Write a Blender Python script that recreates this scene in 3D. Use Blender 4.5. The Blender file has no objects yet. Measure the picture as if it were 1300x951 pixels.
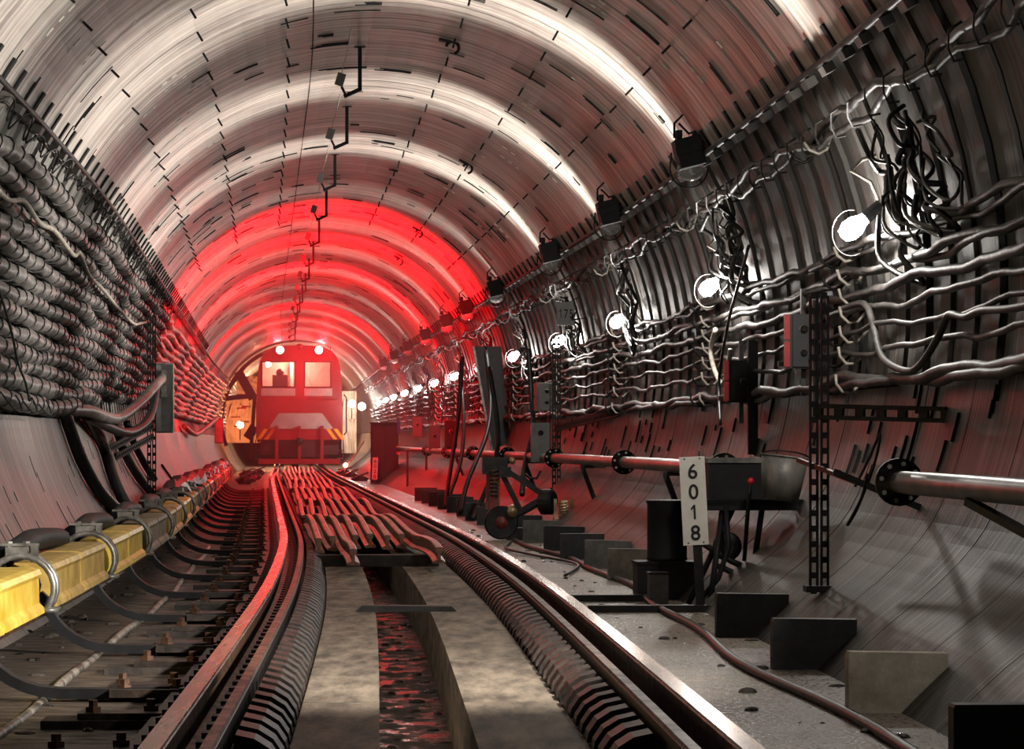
import bpy, math, random
import numpy as np
from mathutils import Matrix, Vector
random.seed(11)
sc = bpy.context.scene
COL = sc.collection
PI = math.pi

# ------------------------------------------------------------------ camera, world, exposure
cam_d = bpy.data.cameras.new('camera')
cam = bpy.data.objects.new('camera', cam_d)
COL.objects.link(cam)
cam.location = (0, 0, .81)
cam.rotation_euler = (PI / 2, 0, 0)
cam_d.sensor_fit = 'HORIZONTAL'
cam_d.sensor_width = 36.0
cam_d.lens = 36.0 * 4000 / 1300
cam_d.shift_y = (560 - 475.5) / 1300
cam_d.clip_start = .1
cam_d.clip_end = 400
sc.camera = cam
sc.view_settings.view_transform = 'Standard'
sc.view_settings.look = 'None'
sc.view_settings.exposure = 0.0
sc.view_settings.gamma = 1.0
sc.view_settings.use_curve_mapping = False
w = bpy.data.worlds.new('tunnel_dark')
sc.world = w
w.use_nodes = True
w.node_tree.nodes['Background'].inputs[0].default_value = (.75, .8, 1, 1)
w.node_tree.nodes['Background'].inputs[1].default_value = 0.02
LAMP_W = 45.0
BEAM_W = 2100.0          # added spots at the right wall bulbs, banding the vault
RED_W = 1.0             # scale of the locomotive's red lamps and the added red spots
NEAR_W = 2600.0         # added spot at the bulb outside the right edge, brightening the left side
BULBS = [9.8, 16.07, 22.28, 28.6, 34.4, 40.6, 46.9, 53.2, 59.5, 65.8, 72.1, 78.4, 84.7, 91.0]

# ------------------------------------------------------------------ tunnel centre line
CZ, R, U0 = 1.49, 2.58, -.08
_YS = np.array([-10, 0, 10.8, 14.3, 18.4, 26.1, 35.2, 51.2, 78.4, 112, 176.])
_XS = np.array([.55, .18, -.262, -.414, -.60, -1.08, -1.80, -3.06, -5.2, -7.6, -12.4])
_g = np.arange(-10, 176, .25)
_x = np.interp(_g, _YS, _XS)
for _ in range(3):
    _k = np.ones(17) / 17
    _xp = np.concatenate([_x[0] + np.arange(-8, 0) * (_x[1] - _x[0]), _x, _x[-1] + np.arange(1, 9) * (_x[-1] - _x[-2])])
    _x = np.convolve(_xp, _k, 'valid')
def C(s): return float(np.interp(s, _g, _x))
def dC(s): return C(s + .5) - C(s - .5)
def P(s, u, z):
    d = dC(s); n = math.hypot(1, d)
    return Vector((C(s) + u / n, s - u * d / n, z))
def PW(s, deg, d=0.0):                      # a point d inside the lining at an angle round the axis
    a = math.radians(deg)
    return P(s, U0 + (R - d) * math.cos(a), CZ + (R - d) * math.sin(a))
def yaw(s): return math.atan2(-dC(s), 1)
def FR(s, u=0, z=0):
    return Matrix.Translation(P(s, u, z)) @ Matrix.Rotation(yaw(s), 4, 'Z')
def AX(s, deg):                             # frame on the tunnel axis turned so that +x points to the wall at deg
    return FR(s, U0, CZ) @ Matrix.Rotation(-math.radians(deg), 4, 'Y')

# ------------------------------------------------------------------ materials
def lin(c):
    return tuple((v / 12.92 if v <= .04045 else ((v + .055) / 1.055) ** 2.4) for v in [k / 255 for k in c])
def mat(name, c1, c2=None, scale=(6, 6, 6), rough=.6, metal=0.0, bump=0.0, rnd=0.0, world=False, grime=0.0, detail=6, rough2=None, lo=.35, hi=.65, fine=None, c3=None, spec=.5):
    m = bpy.data.materials.new(name); m.use_nodes = True
    nt = m.node_tree; b = nt.nodes['Principled BSDF']
    b.inputs['Roughness'].default_value = rough
    b.inputs['Metallic'].default_value = metal
    b.inputs['Specular IOR Level'].default_value = spec
    a = lin(c1)
    if c2 is None:
        b.inputs['Base Color'].default_value = (*a, 1); return m
    tc = nt.nodes.new('ShaderNodeTexCoord'); mp = nt.nodes.new('ShaderNodeMapping')
    mp.inputs['Scale'].default_value = scale
    if world:                                # streaks that run on from piece to piece round the lining
        gp = nt.nodes.new('ShaderNodeNewGeometry'); m0 = nt.nodes.new('ShaderNodeMapping')
        m0.inputs['Rotation'].default_value = (0, 0, -math.radians(4.0))
        nt.links.new(gp.outputs['Position'], m0.inputs['Vector']); nt.links.new(m0.outputs[0], mp.inputs['Vector'])
    else:
        nt.links.new(tc.outputs['Object'], mp.inputs['Vector'])
    if rnd:
        oi = nt.nodes.new('ShaderNodeObjectInfo')
    if rnd and not world:
        ml = nt.nodes.new('ShaderNodeMath'); ml.operation = 'MULTIPLY'
        ml.inputs[1].default_value = 137.0
        nt.links.new(oi.outputs['Random'], ml.inputs[0]); nt.links.new(ml.outputs[0], mp.inputs['Location'])
    no = nt.nodes.new('ShaderNodeTexNoise'); no.inputs['Scale'].default_value = 1; no.inputs['Detail'].default_value = detail
    no.inputs['Roughness'].default_value = .62
    nt.links.new(mp.outputs[0], no.inputs['Vector'])
    rp = nt.nodes.new('ShaderNodeValToRGB')
    rp.color_ramp.elements[0].position = lo; rp.color_ramp.elements[0].color = (*a, 1)
    rp.color_ramp.elements[1].position = hi; rp.color_ramp.elements[1].color = (*lin(c2), 1)
    if c3:
        e = rp.color_ramp.elements.new((lo + hi) / 2); e.color = (*lin(c3), 1)
    nt.links.new(no.outputs['Fac'], rp.inputs[0])
    out = rp.outputs[0]
    if rnd:
        hsv = nt.nodes.new('ShaderNodeHueSaturation'); mr = nt.nodes.new('ShaderNodeMapRange')
        mr.inputs['To Min'].default_value = 1 - rnd; mr.inputs['To Max'].default_value = 1 + rnd
        nt.links.new(oi.outputs['Random'], mr.inputs['Value']); nt.links.new(mr.outputs[0], hsv.inputs['Value'])
        nt.links.new(out, hsv.inputs['Color']); out = hsv.outputs[0]
    if grime:                                # soot and seepage stains
        n2 = nt.nodes.new('ShaderNodeTexNoise'); n2.inputs['Scale'].default_value = .9; n2.inputs['Detail'].default_value = 7; n2.inputs['Roughness'].default_value = .68
        m2 = nt.nodes.new('ShaderNodeMapping'); m2.inputs['Scale'].default_value = (.8, 1.9, .8)
        nt.links.new((m0 if world else tc).outputs[0 if world else 'Object'], m2.inputs['Vector']); nt.links.new(m2.outputs[0], n2.inputs['Vector'])
        r2 = nt.nodes.new('ShaderNodeMapRange'); r2.inputs['From Min'].default_value = .34; r2.inputs['From Max'].default_value = .62
        r2.inputs['To Min'].default_value = 1 - grime; r2.inputs['To Max'].default_value = 1.12
        nt.links.new(n2.outputs['Fac'], r2.inputs['Value'])
        vm = nt.nodes.new('ShaderNodeVectorMath'); vm.operation = 'SCALE'
        nt.links.new(out, vm.inputs[0]); nt.links.new(r2.outputs[0], vm.inputs['Scale']); out = vm.outputs[0]
    nt.links.new(out, b.inputs['Base Color'])
    if rough2 is not None:
        mr2 = nt.nodes.new('ShaderNodeMapRange'); mr2.inputs['From Min'].default_value = lo; mr2.inputs['From Max'].default_value = hi
        mr2.inputs['To Min'].default_value = rough; mr2.inputs['To Max'].default_value = rough2
        nt.links.new(no.outputs['Fac'], mr2.inputs['Value']); nt.links.new(mr2.outputs[0], b.inputs['Roughness'])
    if bump:
        bp = nt.nodes.new('ShaderNodeBump'); bp.inputs['Strength'].default_value = bump; bp.inputs['Distance'].default_value = .02
        nt.links.new(no.outputs['Fac'], bp.inputs['Height']); nt.links.new(bp.outputs[0], b.inputs['Normal'])
    return m
def glow(name, c, strength, clear=False):
    m = bpy.data.materials.new(name); m.use_nodes = True
    nt = m.node_tree
    for n in list(nt.nodes):
        if n.type == 'BSDF_PRINCIPLED': nt.nodes.remove(n)
    o = [n for n in nt.nodes if n.type == 'OUTPUT_MATERIAL'][0]
    e = nt.nodes.new('ShaderNodeEmission'); e.inputs[0].default_value = (*c, 1); e.inputs[1].default_value = strength
    if clear:
        t = nt.nodes.new('ShaderNodeBsdfTransparent'); ad = nt.nodes.new('ShaderNodeAddShader')
        nt.links.new(e.outputs[0], ad.inputs[0]); nt.links.new(t.outputs[0], ad.inputs[1]); nt.links.new(ad.outputs[0], o.inputs[0])
    else:
        nt.links.new(e.outputs[0], o.inputs[0])
    return m
def glass(name, c, fac=.12, rough=.05):
    m = bpy.data.materials.new(name); m.use_nodes = True
    nt = m.node_tree; b = nt.nodes['Principled BSDF']
    b.inputs['Base Color'].default_value = (*lin(c), 1); b.inputs['Roughness'].default_value = rough
    o = [n for n in nt.nodes if n.type == 'OUTPUT_MATERIAL'][0]
    t = nt.nodes.new('ShaderNodeBsdfTransparent'); mx = nt.nodes.new('ShaderNodeMixShader'); mx.inputs[0].default_value = fac
    nt.links.new(t.outputs[0], mx.inputs[1]); nt.links.new(b.outputs[0], mx.inputs[2]); nt.links.new(mx.outputs[0], o.inputs[0])
    return m

M = {}
M['vault'] = mat('vault_panel', (74, 68, 64), (206, 198, 188), (.5, 13, .5), .5, bump=.3, rnd=.08, rough2=.36, lo=.31, hi=.66, c3=(166, 157, 149), world=True, detail=8, grime=.45)
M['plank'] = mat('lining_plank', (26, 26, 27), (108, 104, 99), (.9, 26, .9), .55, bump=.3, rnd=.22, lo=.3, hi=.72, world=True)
M['invert_right'] = mat('dark_invert_concrete', (24, 22, 20), (112, 102, 93), (.7, 32, .7), .5, bump=.4, rnd=.025, world=True, detail=10, lo=.36, hi=.72, c3=(52, 47, 43), rough2=.4, grime=.22)  # right haunch concrete, set darker than the left
M['plank_left'] = mat('lit_lining_plank', (58, 57, 56), (176, 172, 165), (.9, 26, .9), .55, bump=.3, rnd=.22, lo=.3, hi=.72, world=True)  # left planks made paler; brighter light on that wall put into colour
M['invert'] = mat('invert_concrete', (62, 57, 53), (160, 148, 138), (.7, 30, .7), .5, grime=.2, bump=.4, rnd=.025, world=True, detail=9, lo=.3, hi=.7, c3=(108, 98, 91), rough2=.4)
M['dark'] = mat('dark_backing', (14, 14, 15), (30, 29, 29), (3, 3, 3), .85)
M['black_slit'] = mat('black_slit', (10, 10, 10), (22, 20, 20), (8, 8, 8), .8)
M['cable'] = mat('cable_sheath', (52, 51, 51), (136, 132, 127), (9, 9, 9), .42, bump=.3, lo=.35, hi=.68)
M['cable_dark'] = mat('black_rubber', (14, 14, 15), (44, 43, 43), (12, 12, 12), .45, bump=.2)
M['cord'] = mat('binding_cord', (14, 13, 13), (34, 32, 30), (20, 20, 20), .7)
M['pale_cord'] = mat('pale_cord', (120, 114, 104), (176, 168, 156), (14, 14, 14), .55)
M['right_cable'] = mat('grey_cable', (24, 23, 22), (66, 62, 59), (12, 12, 12), .55, bump=.2)
M['steel'] = mat('rusty_steel', (52, 36, 28), (110, 80, 62), (8, 8, 8), .5, .5, bump=.2, rough2=.4)
M['railtop'] = mat('worn_rail_head', (128, 92, 74), (188, 152, 128), (16, .7, 6), .24, .85, rough2=.3)
M['spare'] = mat('spare_rail_rust', (104, 72, 58), (176, 136, 114), (14, 3, 8), .42, .35, bump=.1)
M['sooty'] = mat('sooty_iron', (12, 11, 11), (38, 34, 31), (10, 10, 10), .5, .3, bump=.2)
M['rib'] = mat('rib_iron', (17, 14, 12), (62, 49, 41), (14, 14, 14), .5, .3, bump=.3, rnd=.2)
M['bed'] = mat('track_bed', (40, 33, 27), (96, 82, 70), (5, 9, 5), .75, bump=.9, rough2=.45)
M['slab'] = mat('walk_slab', (76, 66, 56), (146, 131, 114), (11, 2.2, 11), .75, bump=.35, rnd=.1, detail=10)
M['wet'] = mat('wet_walkway', (66, 61, 56), (176, 162, 146), (46, 30, 46), .14, bump=1.0, rough2=.7, detail=6, lo=.36, hi=.62, grime=.35)
M['water'] = mat('puddle', (16, 14, 13), (30, 26, 24), (3, 3, 3), .06)
M['mud'] = mat('drain_mud', (22, 19, 17), (70, 62, 56), (7, 4, 7), .12, bump=.8, rough2=.85, lo=.4, hi=.55)
M['timber'] = mat('creosote_timber', (24, 20, 17), (62, 52, 44), (12, 3, 12), .75, bump=.5, rnd=.15)
M['yellow'] = mat('yellow_cover', (214, 168, 40), (246, 214, 96), (5, 5, 5), .42, bump=.06)
M['ochre'] = mat('ochre_cover', (158, 124, 48), (206, 172, 92), (5, 5, 5), .5, bump=.08)
M['greycover'] = mat('dusty_cover', (104, 90, 66), (158, 142, 112), (5, 5, 5), .6, bump=.1)
M['clamp'] = mat('zinc_clamp', (96, 92, 86), (166, 162, 154), (14, 14, 14), .42, .6)
M['grey'] = mat('grey_paint', (74, 74, 76), (106, 105, 105), (4, 4, 4), .5, bump=.05)
M['boxgrey'] = mat('dark_box_grey', (44, 44, 46), (66, 65, 65), (4, 4, 4), .5)
M['lightgrey'] = mat('light_grey_paint', (112, 112, 112), (146, 145, 143), (4, 4, 4), .45)
M['black'] = mat('black_paint', (12, 12, 14), (30, 30, 32), (5, 5, 5), .6, spec=.3)
M['red'] = mat('red_paint', (196, 22, 28), (232, 44, 46), (6, 6, 6), .45)
M['white'] = mat('white_enamel', (214, 210, 198), (234, 231, 222), (4, 4, 4), .35)
M['digit'] = mat('digit_black', (16, 16, 16))
M['block'] = mat('block_concrete', (98, 92, 84), (158, 150, 138), (6, 6, 6), .75, bump=.5)
M['mudpipe'] = mat('muddy_pipe', (52, 46, 40), (150, 142, 130), (9, 9, 9), .5, bump=.4, lo=.42, hi=.62)
M['blocklit'] = mat('lit_block_concrete', (158, 148, 130), (212, 202, 182), (6, 6, 6), .75, bump=.5)  # pale concrete brightened, light on its face put into the colour
M['blockdark'] = mat('tarred_block', (18, 18, 19), (48, 46, 45), (6, 6, 6), .6, bump=.4)
M['blockmid'] = mat('grey_block', (62, 60, 58), (100, 96, 91), (6, 6, 6), .7, bump=.4)
M['pipe'] = mat('pipe_paint', (72, 70, 69), (118, 114, 110), (5, 5, 5), .35, .2)
M['galv'] = mat('galvanised', (70, 72, 72), (136, 130, 120), (7, 7, 3), .5, .3, bump=.2)
M['bulb'] = glow('bulb_glass', (1, .95, .88), 60, True)
M['trainred'] = mat('train_red', (112, 12, 18), (136, 18, 26), (2, 2, 2), .38)
M['traindark'] = mat('train_underframe', (44, 16, 18), (74, 24, 26), (4, 4, 4), .6)
M['traingrey'] = mat('train_grey', (148, 138, 134), (168, 158, 152), (3, 3, 3), .45)
M['hazard'] = mat('hazard_yellow', (214, 140, 20), (236, 164, 36), (4, 4, 4), .45)
M['glass'] = glass('cab_glass', (120, 110, 110), .14)
M['lens'] = glass('lens_glass', (200, 200, 200), .35)
M['redlamp'] = glow('red_lamp', (1, .25, .2), 40, True)
M['warmbulb'] = glow('warm_bulb', (1, .55, .25), 40, True)
M['foil'] = mat('crumpled_film', (16, 16, 17), (58, 58, 60), (9, 9, 9), .34, bump=.9)
M['machine_red'] = mat('machine_red', (92, 30, 24), (130, 46, 36), (6, 6, 6), .5)
M['brass'] = mat('worn_brass', (120, 96, 66), (186, 158, 120), (9, 9, 9), .4, .5)
M['blue'] = mat('blue_tag', (70, 100, 190))

# ------------------------------------------------------------------ mesh helpers
class MB:
    def __init__(s): s.v = []; s.f = []
    def add(s, vs, fs):
        o = len(s.v); s.v += [tuple(p) for p in vs]; s.f += [tuple(i + o for i in q) for q in fs]
    def box(s, c, d, m=None):
        x, y, z = c; a, b, h = d[0] / 2, d[1] / 2, d[2] / 2
        vs = [Vector((x + i * a, y + j * b, z + k * h)) for k in (-1, 1) for j in (-1, 1) for i in (-1, 1)]
        if m is not None: vs = [m @ p for p in vs]
        s.add(vs, [(0, 2, 3, 1), (4, 5, 7, 6), (0, 1, 5, 4), (2, 6, 7, 3), (0, 4, 6, 2), (1, 3, 7, 5)])
        return s
    def bar(s, p0, p1, w, h, up=(0, 0, 1)):
        p0 = Vector(p0); p1 = Vector(p1); t = (p1 - p0); L = t.length; t.normalize(); up = Vector(up)
        if abs(t.dot(up)) > .97: up = Vector((0, 1, 0))
        x = t.cross(up).normalized(); z = x.cross(t)
        m = Matrix((x, t, z)).transposed().to_4x4(); m.translation = (p0 + p1) / 2
        return s.box((0, 0, 0), (w, L, h), m)
    def tube(s, pts, r, n=8, cap=True):
        p = np.array([tuple(q) for q in pts], float); N = len(p)
        rr = np.full(N, r) if np.isscalar(r) else np.array(r)
        t = np.gradient(p, axis=0); t /= np.maximum(np.linalg.norm(t, axis=1, keepdims=True), 1e-9)
        ref = np.array([0, 0, 1.]) if abs(t[0, 2]) < .8 else np.array([1., .1, 0])
        X = np.zeros_like(p); a = np.cross(t[0], ref); a /= np.linalg.norm(a); X[0] = a
        for i in range(1, N):
            a = X[i - 1] - t[i] * np.dot(X[i - 1], t[i]); X[i] = a / max(np.linalg.norm(a), 1e-9)
        Y = np.cross(t, X)
        th = np.arange(n) * 2 * PI / n
        vs = p[:, None, :] + rr[:, None, None] * (np.cos(th)[None, :, None] * X[:, None, :] + np.sin(th)[None, :, None] * Y[:, None, :])
        o = len(s.v); s.v += [tuple(q) for q in vs.reshape(-1, 3).tolist()]
        for i in range(N - 1):
            b = o + i * n
            for j in range(n):
                k = (j + 1) % n
                s.f.append((b + j, b + k, b + n + k, b + n + j))
        if cap:
            s.f.append(tuple(o + j for j in range(n))[::-1]); s.f.append(tuple(o + (N - 1) * n + j for j in range(n)))
        return s
    def cyl(s, p0, p1, r, n=14): return s.tube([p0, p1], r, n)
    def lathe(s, prof, n=18, m=None):
        vs = []; N = len(prof)
        for r, z in prof:
            for j in range(n):
                q = Vector((r * math.cos(2 * PI * j / n), r * math.sin(2 * PI * j / n), z)); vs.append(m @ q if m else q)
        fs = []
        for i in range(N - 1):
            for j in range(n):
                k = (j + 1) % n; fs.append((i * n + j, i * n + k, (i + 1) * n + k, (i + 1) * n + j))
        if prof[0][0] > 1e-4: fs.append(tuple(range(n))[::-1])
        if prof[-1][0] > 1e-4: fs.append(tuple((N - 1) * n + j for j in range(n)))
        s.add(vs, fs); return s
    def ball(s, c, r, n=12, sq=(1, 1, 1)):
        m = Matrix.Translation(c) @ Matrix.Diagonal((*sq, 1))
        return s.lathe([(max(r * math.sin(PI * i / 8), 1e-5), -r * math.cos(PI * i / 8)) for i in range(9)], n, m)
    def prism(s, poly, y0, y1, m=None):       # polygon in x,z pushed along y
        n = len(poly)
        vs = [Vector((x, y0, z)) for x, z in poly] + [Vector((x, y1, z)) for x, z in poly]
        if m is not None: vs = [m @ p for p in vs]
        fs = [tuple(range(n)), tuple(range(2 * n - 1, n - 1, -1))] + [(i, n + i, n + (i + 1) % n, (i + 1) % n) for i in range(n)]
        s.add(vs, fs); return s
    def sweep(s, prof, frames, closed=True, cap=True):   # prof in local x,z; frames = list of matrices
        n = len(prof); o = len(s.v)
        for m in frames:
            s.v += [tuple(m @ Vector((x, 0, z))) for x, z in prof]
        for i in range(len(frames) - 1):
            b = o + i * n
            for j in range(n if closed else n - 1):
                k = (j + 1) % n
                s.f.append((b + j, b + n + j, b + n + k, b + k))
        if cap and closed:
            s.f.append(tuple(o + j for j in range(n))); e = o + (len(frames) - 1) * n
            s.f.append(tuple(e + j for j in range(n))[::-1])
        return s
    def arc(s, r0, r1, a0, a1, y0, y1, n=5):  # curved slab round the y axis (degrees, radii, length)
        vs = []; fs = []
        for i in range(n + 1):
            a = math.radians(a0 + (a1 - a0) * i / n); c, q = math.cos(a), math.sin(a)
            vs += [(r0 * c, y0, r0 * q), (r0 * c, y1, r0 * q), (r1 * c, y1, r1 * q), (r1 * c, y0, r1 * q)]
        for i in range(n):
            b = i * 4
            for j in range(4):
                k = (j + 1) % 4; fs.append((b + j, b + k, b + 4 + k, b + 4 + j))
        fs += [(0, 3, 2, 1), (4 * n, 4 * n + 1, 4 * n + 2, 4 * n + 3)]
        s.add(vs, fs); return s
    def perf(s, p0, p1, w, t, pitch=.06, side=(0, 1, 0)):   # slotted steel strip: two edges and the webs between slots
        p0 = Vector(p0); p1 = Vector(p1); d = p1 - p0; L = d.length; d.normalize()
        x = Vector(side) - d * d.dot(Vector(side)); x.normalize()
        for e in (-1, 1): s.bar(p0 + x * e * w * .36, p1 + x * e * w * .36, w * .28, t, x.cross(d))
        k = max(2, int(L / pitch))
        for i in range(k + 1):
            c = p0 + d * (L * i / k); s.bar(c - x * w * .3, c + x * w * .3, pitch * .42, t, x.cross(d))
        return s
    def text(s, me, m):
        s.add([m @ v.co for v in me.vertices], [tuple(p.vertices) for p in me.polygons]); return s
    def mesh(s, name, material, smooth=False, off=None):
        me = bpy.data.meshes.new(name)
        vs = s.v if off is None else [(a - off[0], b - off[1], c - off[2]) for a, b, c in s.v]
        me.from_pydata(vs, [], s.f); me.update()
        if material: me.materials.append(material)
        if smooth: me.polygons.foreach_set('use_smooth', [True] * len(me.polygons))
        return me

def smooth(pts, sub):
    p = [Vector(q) for q in pts]; out = []
    for i in range(len(p) - 1):
        p0 = p[max(i - 1, 0)]; p1 = p[i]; p2 = p[i + 1]; p3 = p[min(i + 2, len(p) - 1)]
        for k in range(sub):
            t = k / sub
            out.append(.5 * ((2 * p1) + (p2 - p0) * t + (2 * p0 - 5 * p1 + 4 * p2 - p3) * t * t + (3 * p1 - p0 - 3 * p2 + p3) * t ** 3))
    return out + [p[-1]]
def link(name, me, parent=None):
    o = bpy.data.objects.new(name, me); COL.objects.link(o)
    if parent is not None: o.parent = parent
    return o
def tag(o, label=None, cat=None, group=None, kind=None):
    if label: o['label'] = label
    if cat: o['category'] = cat
    if group: o['group'] = group
    if kind: o['kind'] = kind
    return o
def thing(name, label, cat, m, group=None):
    o = bpy.data.objects.new(name, None); COL.objects.link(o); o.empty_display_size = .1
    if isinstance(m, Matrix): o.matrix_basis = m
    else: o.location = m
    return tag(o, label, cat, group)
MOFF = {}
def part(name, mb, material, parent, smooth=False, world=False, label=None, kind=None):
    off = None
    if world:
        r = parent
        while r.parent: r = r.parent
        off = tuple(r.matrix_basis.translation)
    o = link(name, mb.mesh(name, material, smooth, off), parent)
    return tag(o, label=label, kind=kind)
def solo(name, mb, material, label, cat, loc, group=None, smooth=False, kind=None):   # one-mesh thing built in world coordinates
    o = link(name, mb.mesh(name, material, smooth, tuple(loc))); o.location = loc
    return tag(o, label, cat, group, kind)
def inst(name, me, m, parent):
    o = bpy.data.objects.new(name, me); COL.objects.link(o); o.parent = parent; o.matrix_basis = m
    return o
def point(name, loc, watt, color, r=.05):
    l = bpy.data.lights.new(name, 'POINT'); l.energy = watt; l.color = color; l.shadow_soft_size = r
    o = bpy.data.objects.new(name, l); COL.objects.link(o); o.location = loc; return o
def spot(name, loc, target, watt, color, deg, blend=1.0, r=.05):
    l = bpy.data.lights.new(name, 'SPOT'); l.energy = watt; l.color = color; l.spot_size = math.radians(deg); l.spot_blend = blend; l.shadow_soft_size = r
    o = bpy.data.objects.new(name, l); COL.objects.link(o); o.location = loc
    o.rotation_euler = (Vector(target) - Vector(loc)).to_track_quat('-Z', 'Y').to_euler(); return o
ORD = ['nearest', 'second', 'third', 'fourth', 'fifth', 'sixth', 'seventh', 'eighth', 'ninth', 'tenth', 'eleventh', 'twelfth', 'thirteenth', 'fourteenth',
       'fifteenth', 'sixteenth', 'seventeenth', 'eighteenth', 'nineteenth', 'twentieth', 'twenty-first', 'twenty-second', 'twenty-third', 'twenty-fourth', 'twenty-fifth',
       'twenty-sixth', 'twenty-seventh', 'twenty-eighth', 'twenty-ninth', 'thirtieth']
def nth(i): return ORD[i] if i == 0 else ORD[i] + ' nearest'
def srange(a, b, st):
    out = []; s = a
    while s < b - 1e-6:
        out.append(s); s += st
    return out + [b]
S0, S1 = 5.0, 172.0
SS = srange(S0, 60, 1.0) + srange(62, S1, 2.5)

# ------------------------------------------------------------------ the setting: shells
def shell(name, a0, a1, rad, n=24):
    prof = [(U0 + rad * math.cos(math.radians(a0 + (a1 - a0) * i / n)), CZ + rad * math.sin(math.radians(a0 + (a1 - a0) * i / n))) for i in range(n + 1)]
    mb = MB().sweep(prof, [FR(s) for s in SS], closed=False)
    return tag(link(name, mb.mesh(name, M['dark'], True)), kind='structure')
ceiling = shell('ceiling', 30.3, 149.2, R + .1)
wall_right = shell('wall_right', -52, 30.3, R + .1)
wall_left = shell('wall_left', 149.2, 232, R + .1)
ceiling['label'] = 'segmented vault of pale drip panels'
wall_left['label'] = 'ribbed left lining above a smooth concrete haunch'
wall_right['label'] = 'ribbed right lining above a smooth concrete haunch'

# vault panels: 8 round the arch, one ring each 1.2 m
RINGS = [22.31 + 1.2 * k for k in range(-11, 120)]
pm = MB().arc(R - .02, R + .03, -7.47, 7.47, .003, 1.197, 4).mesh('panel', M['vault'])
far = MB(); far_pins = MB()
pinm = MB().box((R - .05, 0, 0), (.09, .016, .016)).mesh('pin', M['black_slit'])
for k, s in enumerate(RINGS):
    if s < 8 or s > 170: continue
    for j in range(8):
        deg = 31.3 - .6 + 7.6 + 14.95 * j
        m = AX(s, deg) @ Matrix.Translation((random.uniform(-.0015, .0015), 0, 0))
        if s < 53: inst('panel', pm, m, ceiling)
        else: far.arc(R - .02, R + .03, -7.5, 7.5, .01, 1.19, 4) if False else far.add([m @ v.co for v in pm.vertices], [tuple(p.vertices) for p in pm.polygons])
        if j and s < 46 and j != 4: inst('pin', pinm, AX(s, deg - 7.5), ceiling)
part('distant_panels', far, M['vault'], ceiling, kind='stuff')
# short dark drip slits between strips, running round the arch
sl = MB()
for _ in range(300):
    s = random.uniform(12, 75); a = random.uniform(34, 146); L = random.uniform(2, 9)
    m = AX(s, 0)
    for q in range(random.choice((1, 1, 2, 3))):
        t = MB().arc(R - .028, R + .01, a, a + L * random.uniform(.6, 1.1), q * .06, q * .06 + random.uniform(.005, .013), 3)
        sl.add([m @ Vector(v) for v in t.v], t.f)
part('drip_slits', sl, M['black_slit'], ceiling, kind='stuff')
sl = MB()
for _ in range(70):
    s = random.uniform(16, 50); a = random.choice((random.uniform(38, 60), random.uniform(120, 140))); m = AX(s, 0)
    for q in range(random.choice((1, 2, 3))):
        t = MB().arc(R - .027, R, a + q * 2, a + q * 2 + random.uniform(.6, 1.4), 0, .025, 2)
        sl.add([m @ Vector(v) for v in t.v], t.f)
part('pale_flakes', sl, M['white'], ceiling, kind='stuff')
# crown seam bar
seam = MB().tube([PW(s, 100.8, .02) for s in SS if s > 10], .006, 4)
part('seam', seam, M['black_slit'], ceiling)

# planks of the lining
pr = MB().arc(R + .0, R + .05, -8.5, 30, .02, .27, 7).mesh('plank', M['plank'])
pl = MB().arc(R + .0, R + .05, 149.4, 191, .02, .27, 7).mesh('plank', M['plank_left'])
farp = [MB(), MB()]
for i, s in enumerate(srange(9.9, 165, .3)):
    dz = (0, .02)[i % 2]
    for side, me, par in ((0, pl, wall_left), (1, pr, wall_right)):
        m = AX(s, 0)
        if s < 52:
            sc_ = 1 + (dz + random.uniform(-.006, .006)) / R
            inst('plank', me, m @ Matrix.Diagonal((sc_, 1, sc_, 1)), par)
        elif i % 2 == 0:
            farp[side].add([m @ v.co for v in me.vertices], [tuple(p.vertices) for p in me.polygons])
part('distant_planks', farp[0], M['plank_left'], wall_left, kind='stuff'); part('distant_planks', farp[1], M['plank'], wall_right, kind='stuff')
# haunch slabs under the planks
hpts = [(R * math.cos(math.radians(a)), R * math.sin(math.radians(a))) for a in (-8.9, -11.5, -14, -17, -20)] + [(u - U0, z - CZ) for u, z in ((2.27, .45), (2.16, .31), (2.02, .18), (1.87, .06), (1.74, -.06), (1.63, -.17))]
hpts = [(p[0], p[1]) for p in smooth([(x, z, 0) for x, z in hpts], 2)]
hr = MB()
for i in range(len(hpts) - 1):
    a, b = hpts[i], hpts[i + 1]; c_, d_ = (b[0] + .12, b[1] - .03), (a[0] + .12, a[1] - .03)
    o_ = len(hr.v); hr.v += [(x, y, z) for y in (.004, 1.196) for x, z in (a, b, c_, d_)]
    hr.f += [(o_, o_ + 1, o_ + 5, o_ + 4), (o_, o_ + 3, o_ + 2, o_ + 1), (o_ + 4, o_ + 5, o_ + 6, o_ + 7)]
hr = hr.mesh('slab', M['invert_right'], False)
hl = MB().arc(R - .01, R + .06, 191.3, 222, .004, 1.196, 16).mesh('slab', M['invert'], False)
for k, s in enumerate(RINGS):
    if s < 7.5 or s > 168: continue
    inst('slab', hr, AX(s, 0), wall_right); inst('slab', hl, AX(s, 0), wall_left)
# cracks and spalls on the haunches
for par, a0, a1 in ((wall_left, 195, 217), (wall_right, -21, -10)):
    sl = MB()
    for _ in range(90):
        s = random.uniform(10, 40); a = random.uniform(a0, a1); m = AX(s, 0)
        t = MB().arc(R - .014, R, a, a + random.uniform(.8, 5), 0, random.uniform(.003, .01), 3)
        sl.add([m @ Vector(v) for v in t.v], t.f)
    part('cracks', sl, M['black_slit'], par, kind='stuff')

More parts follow.
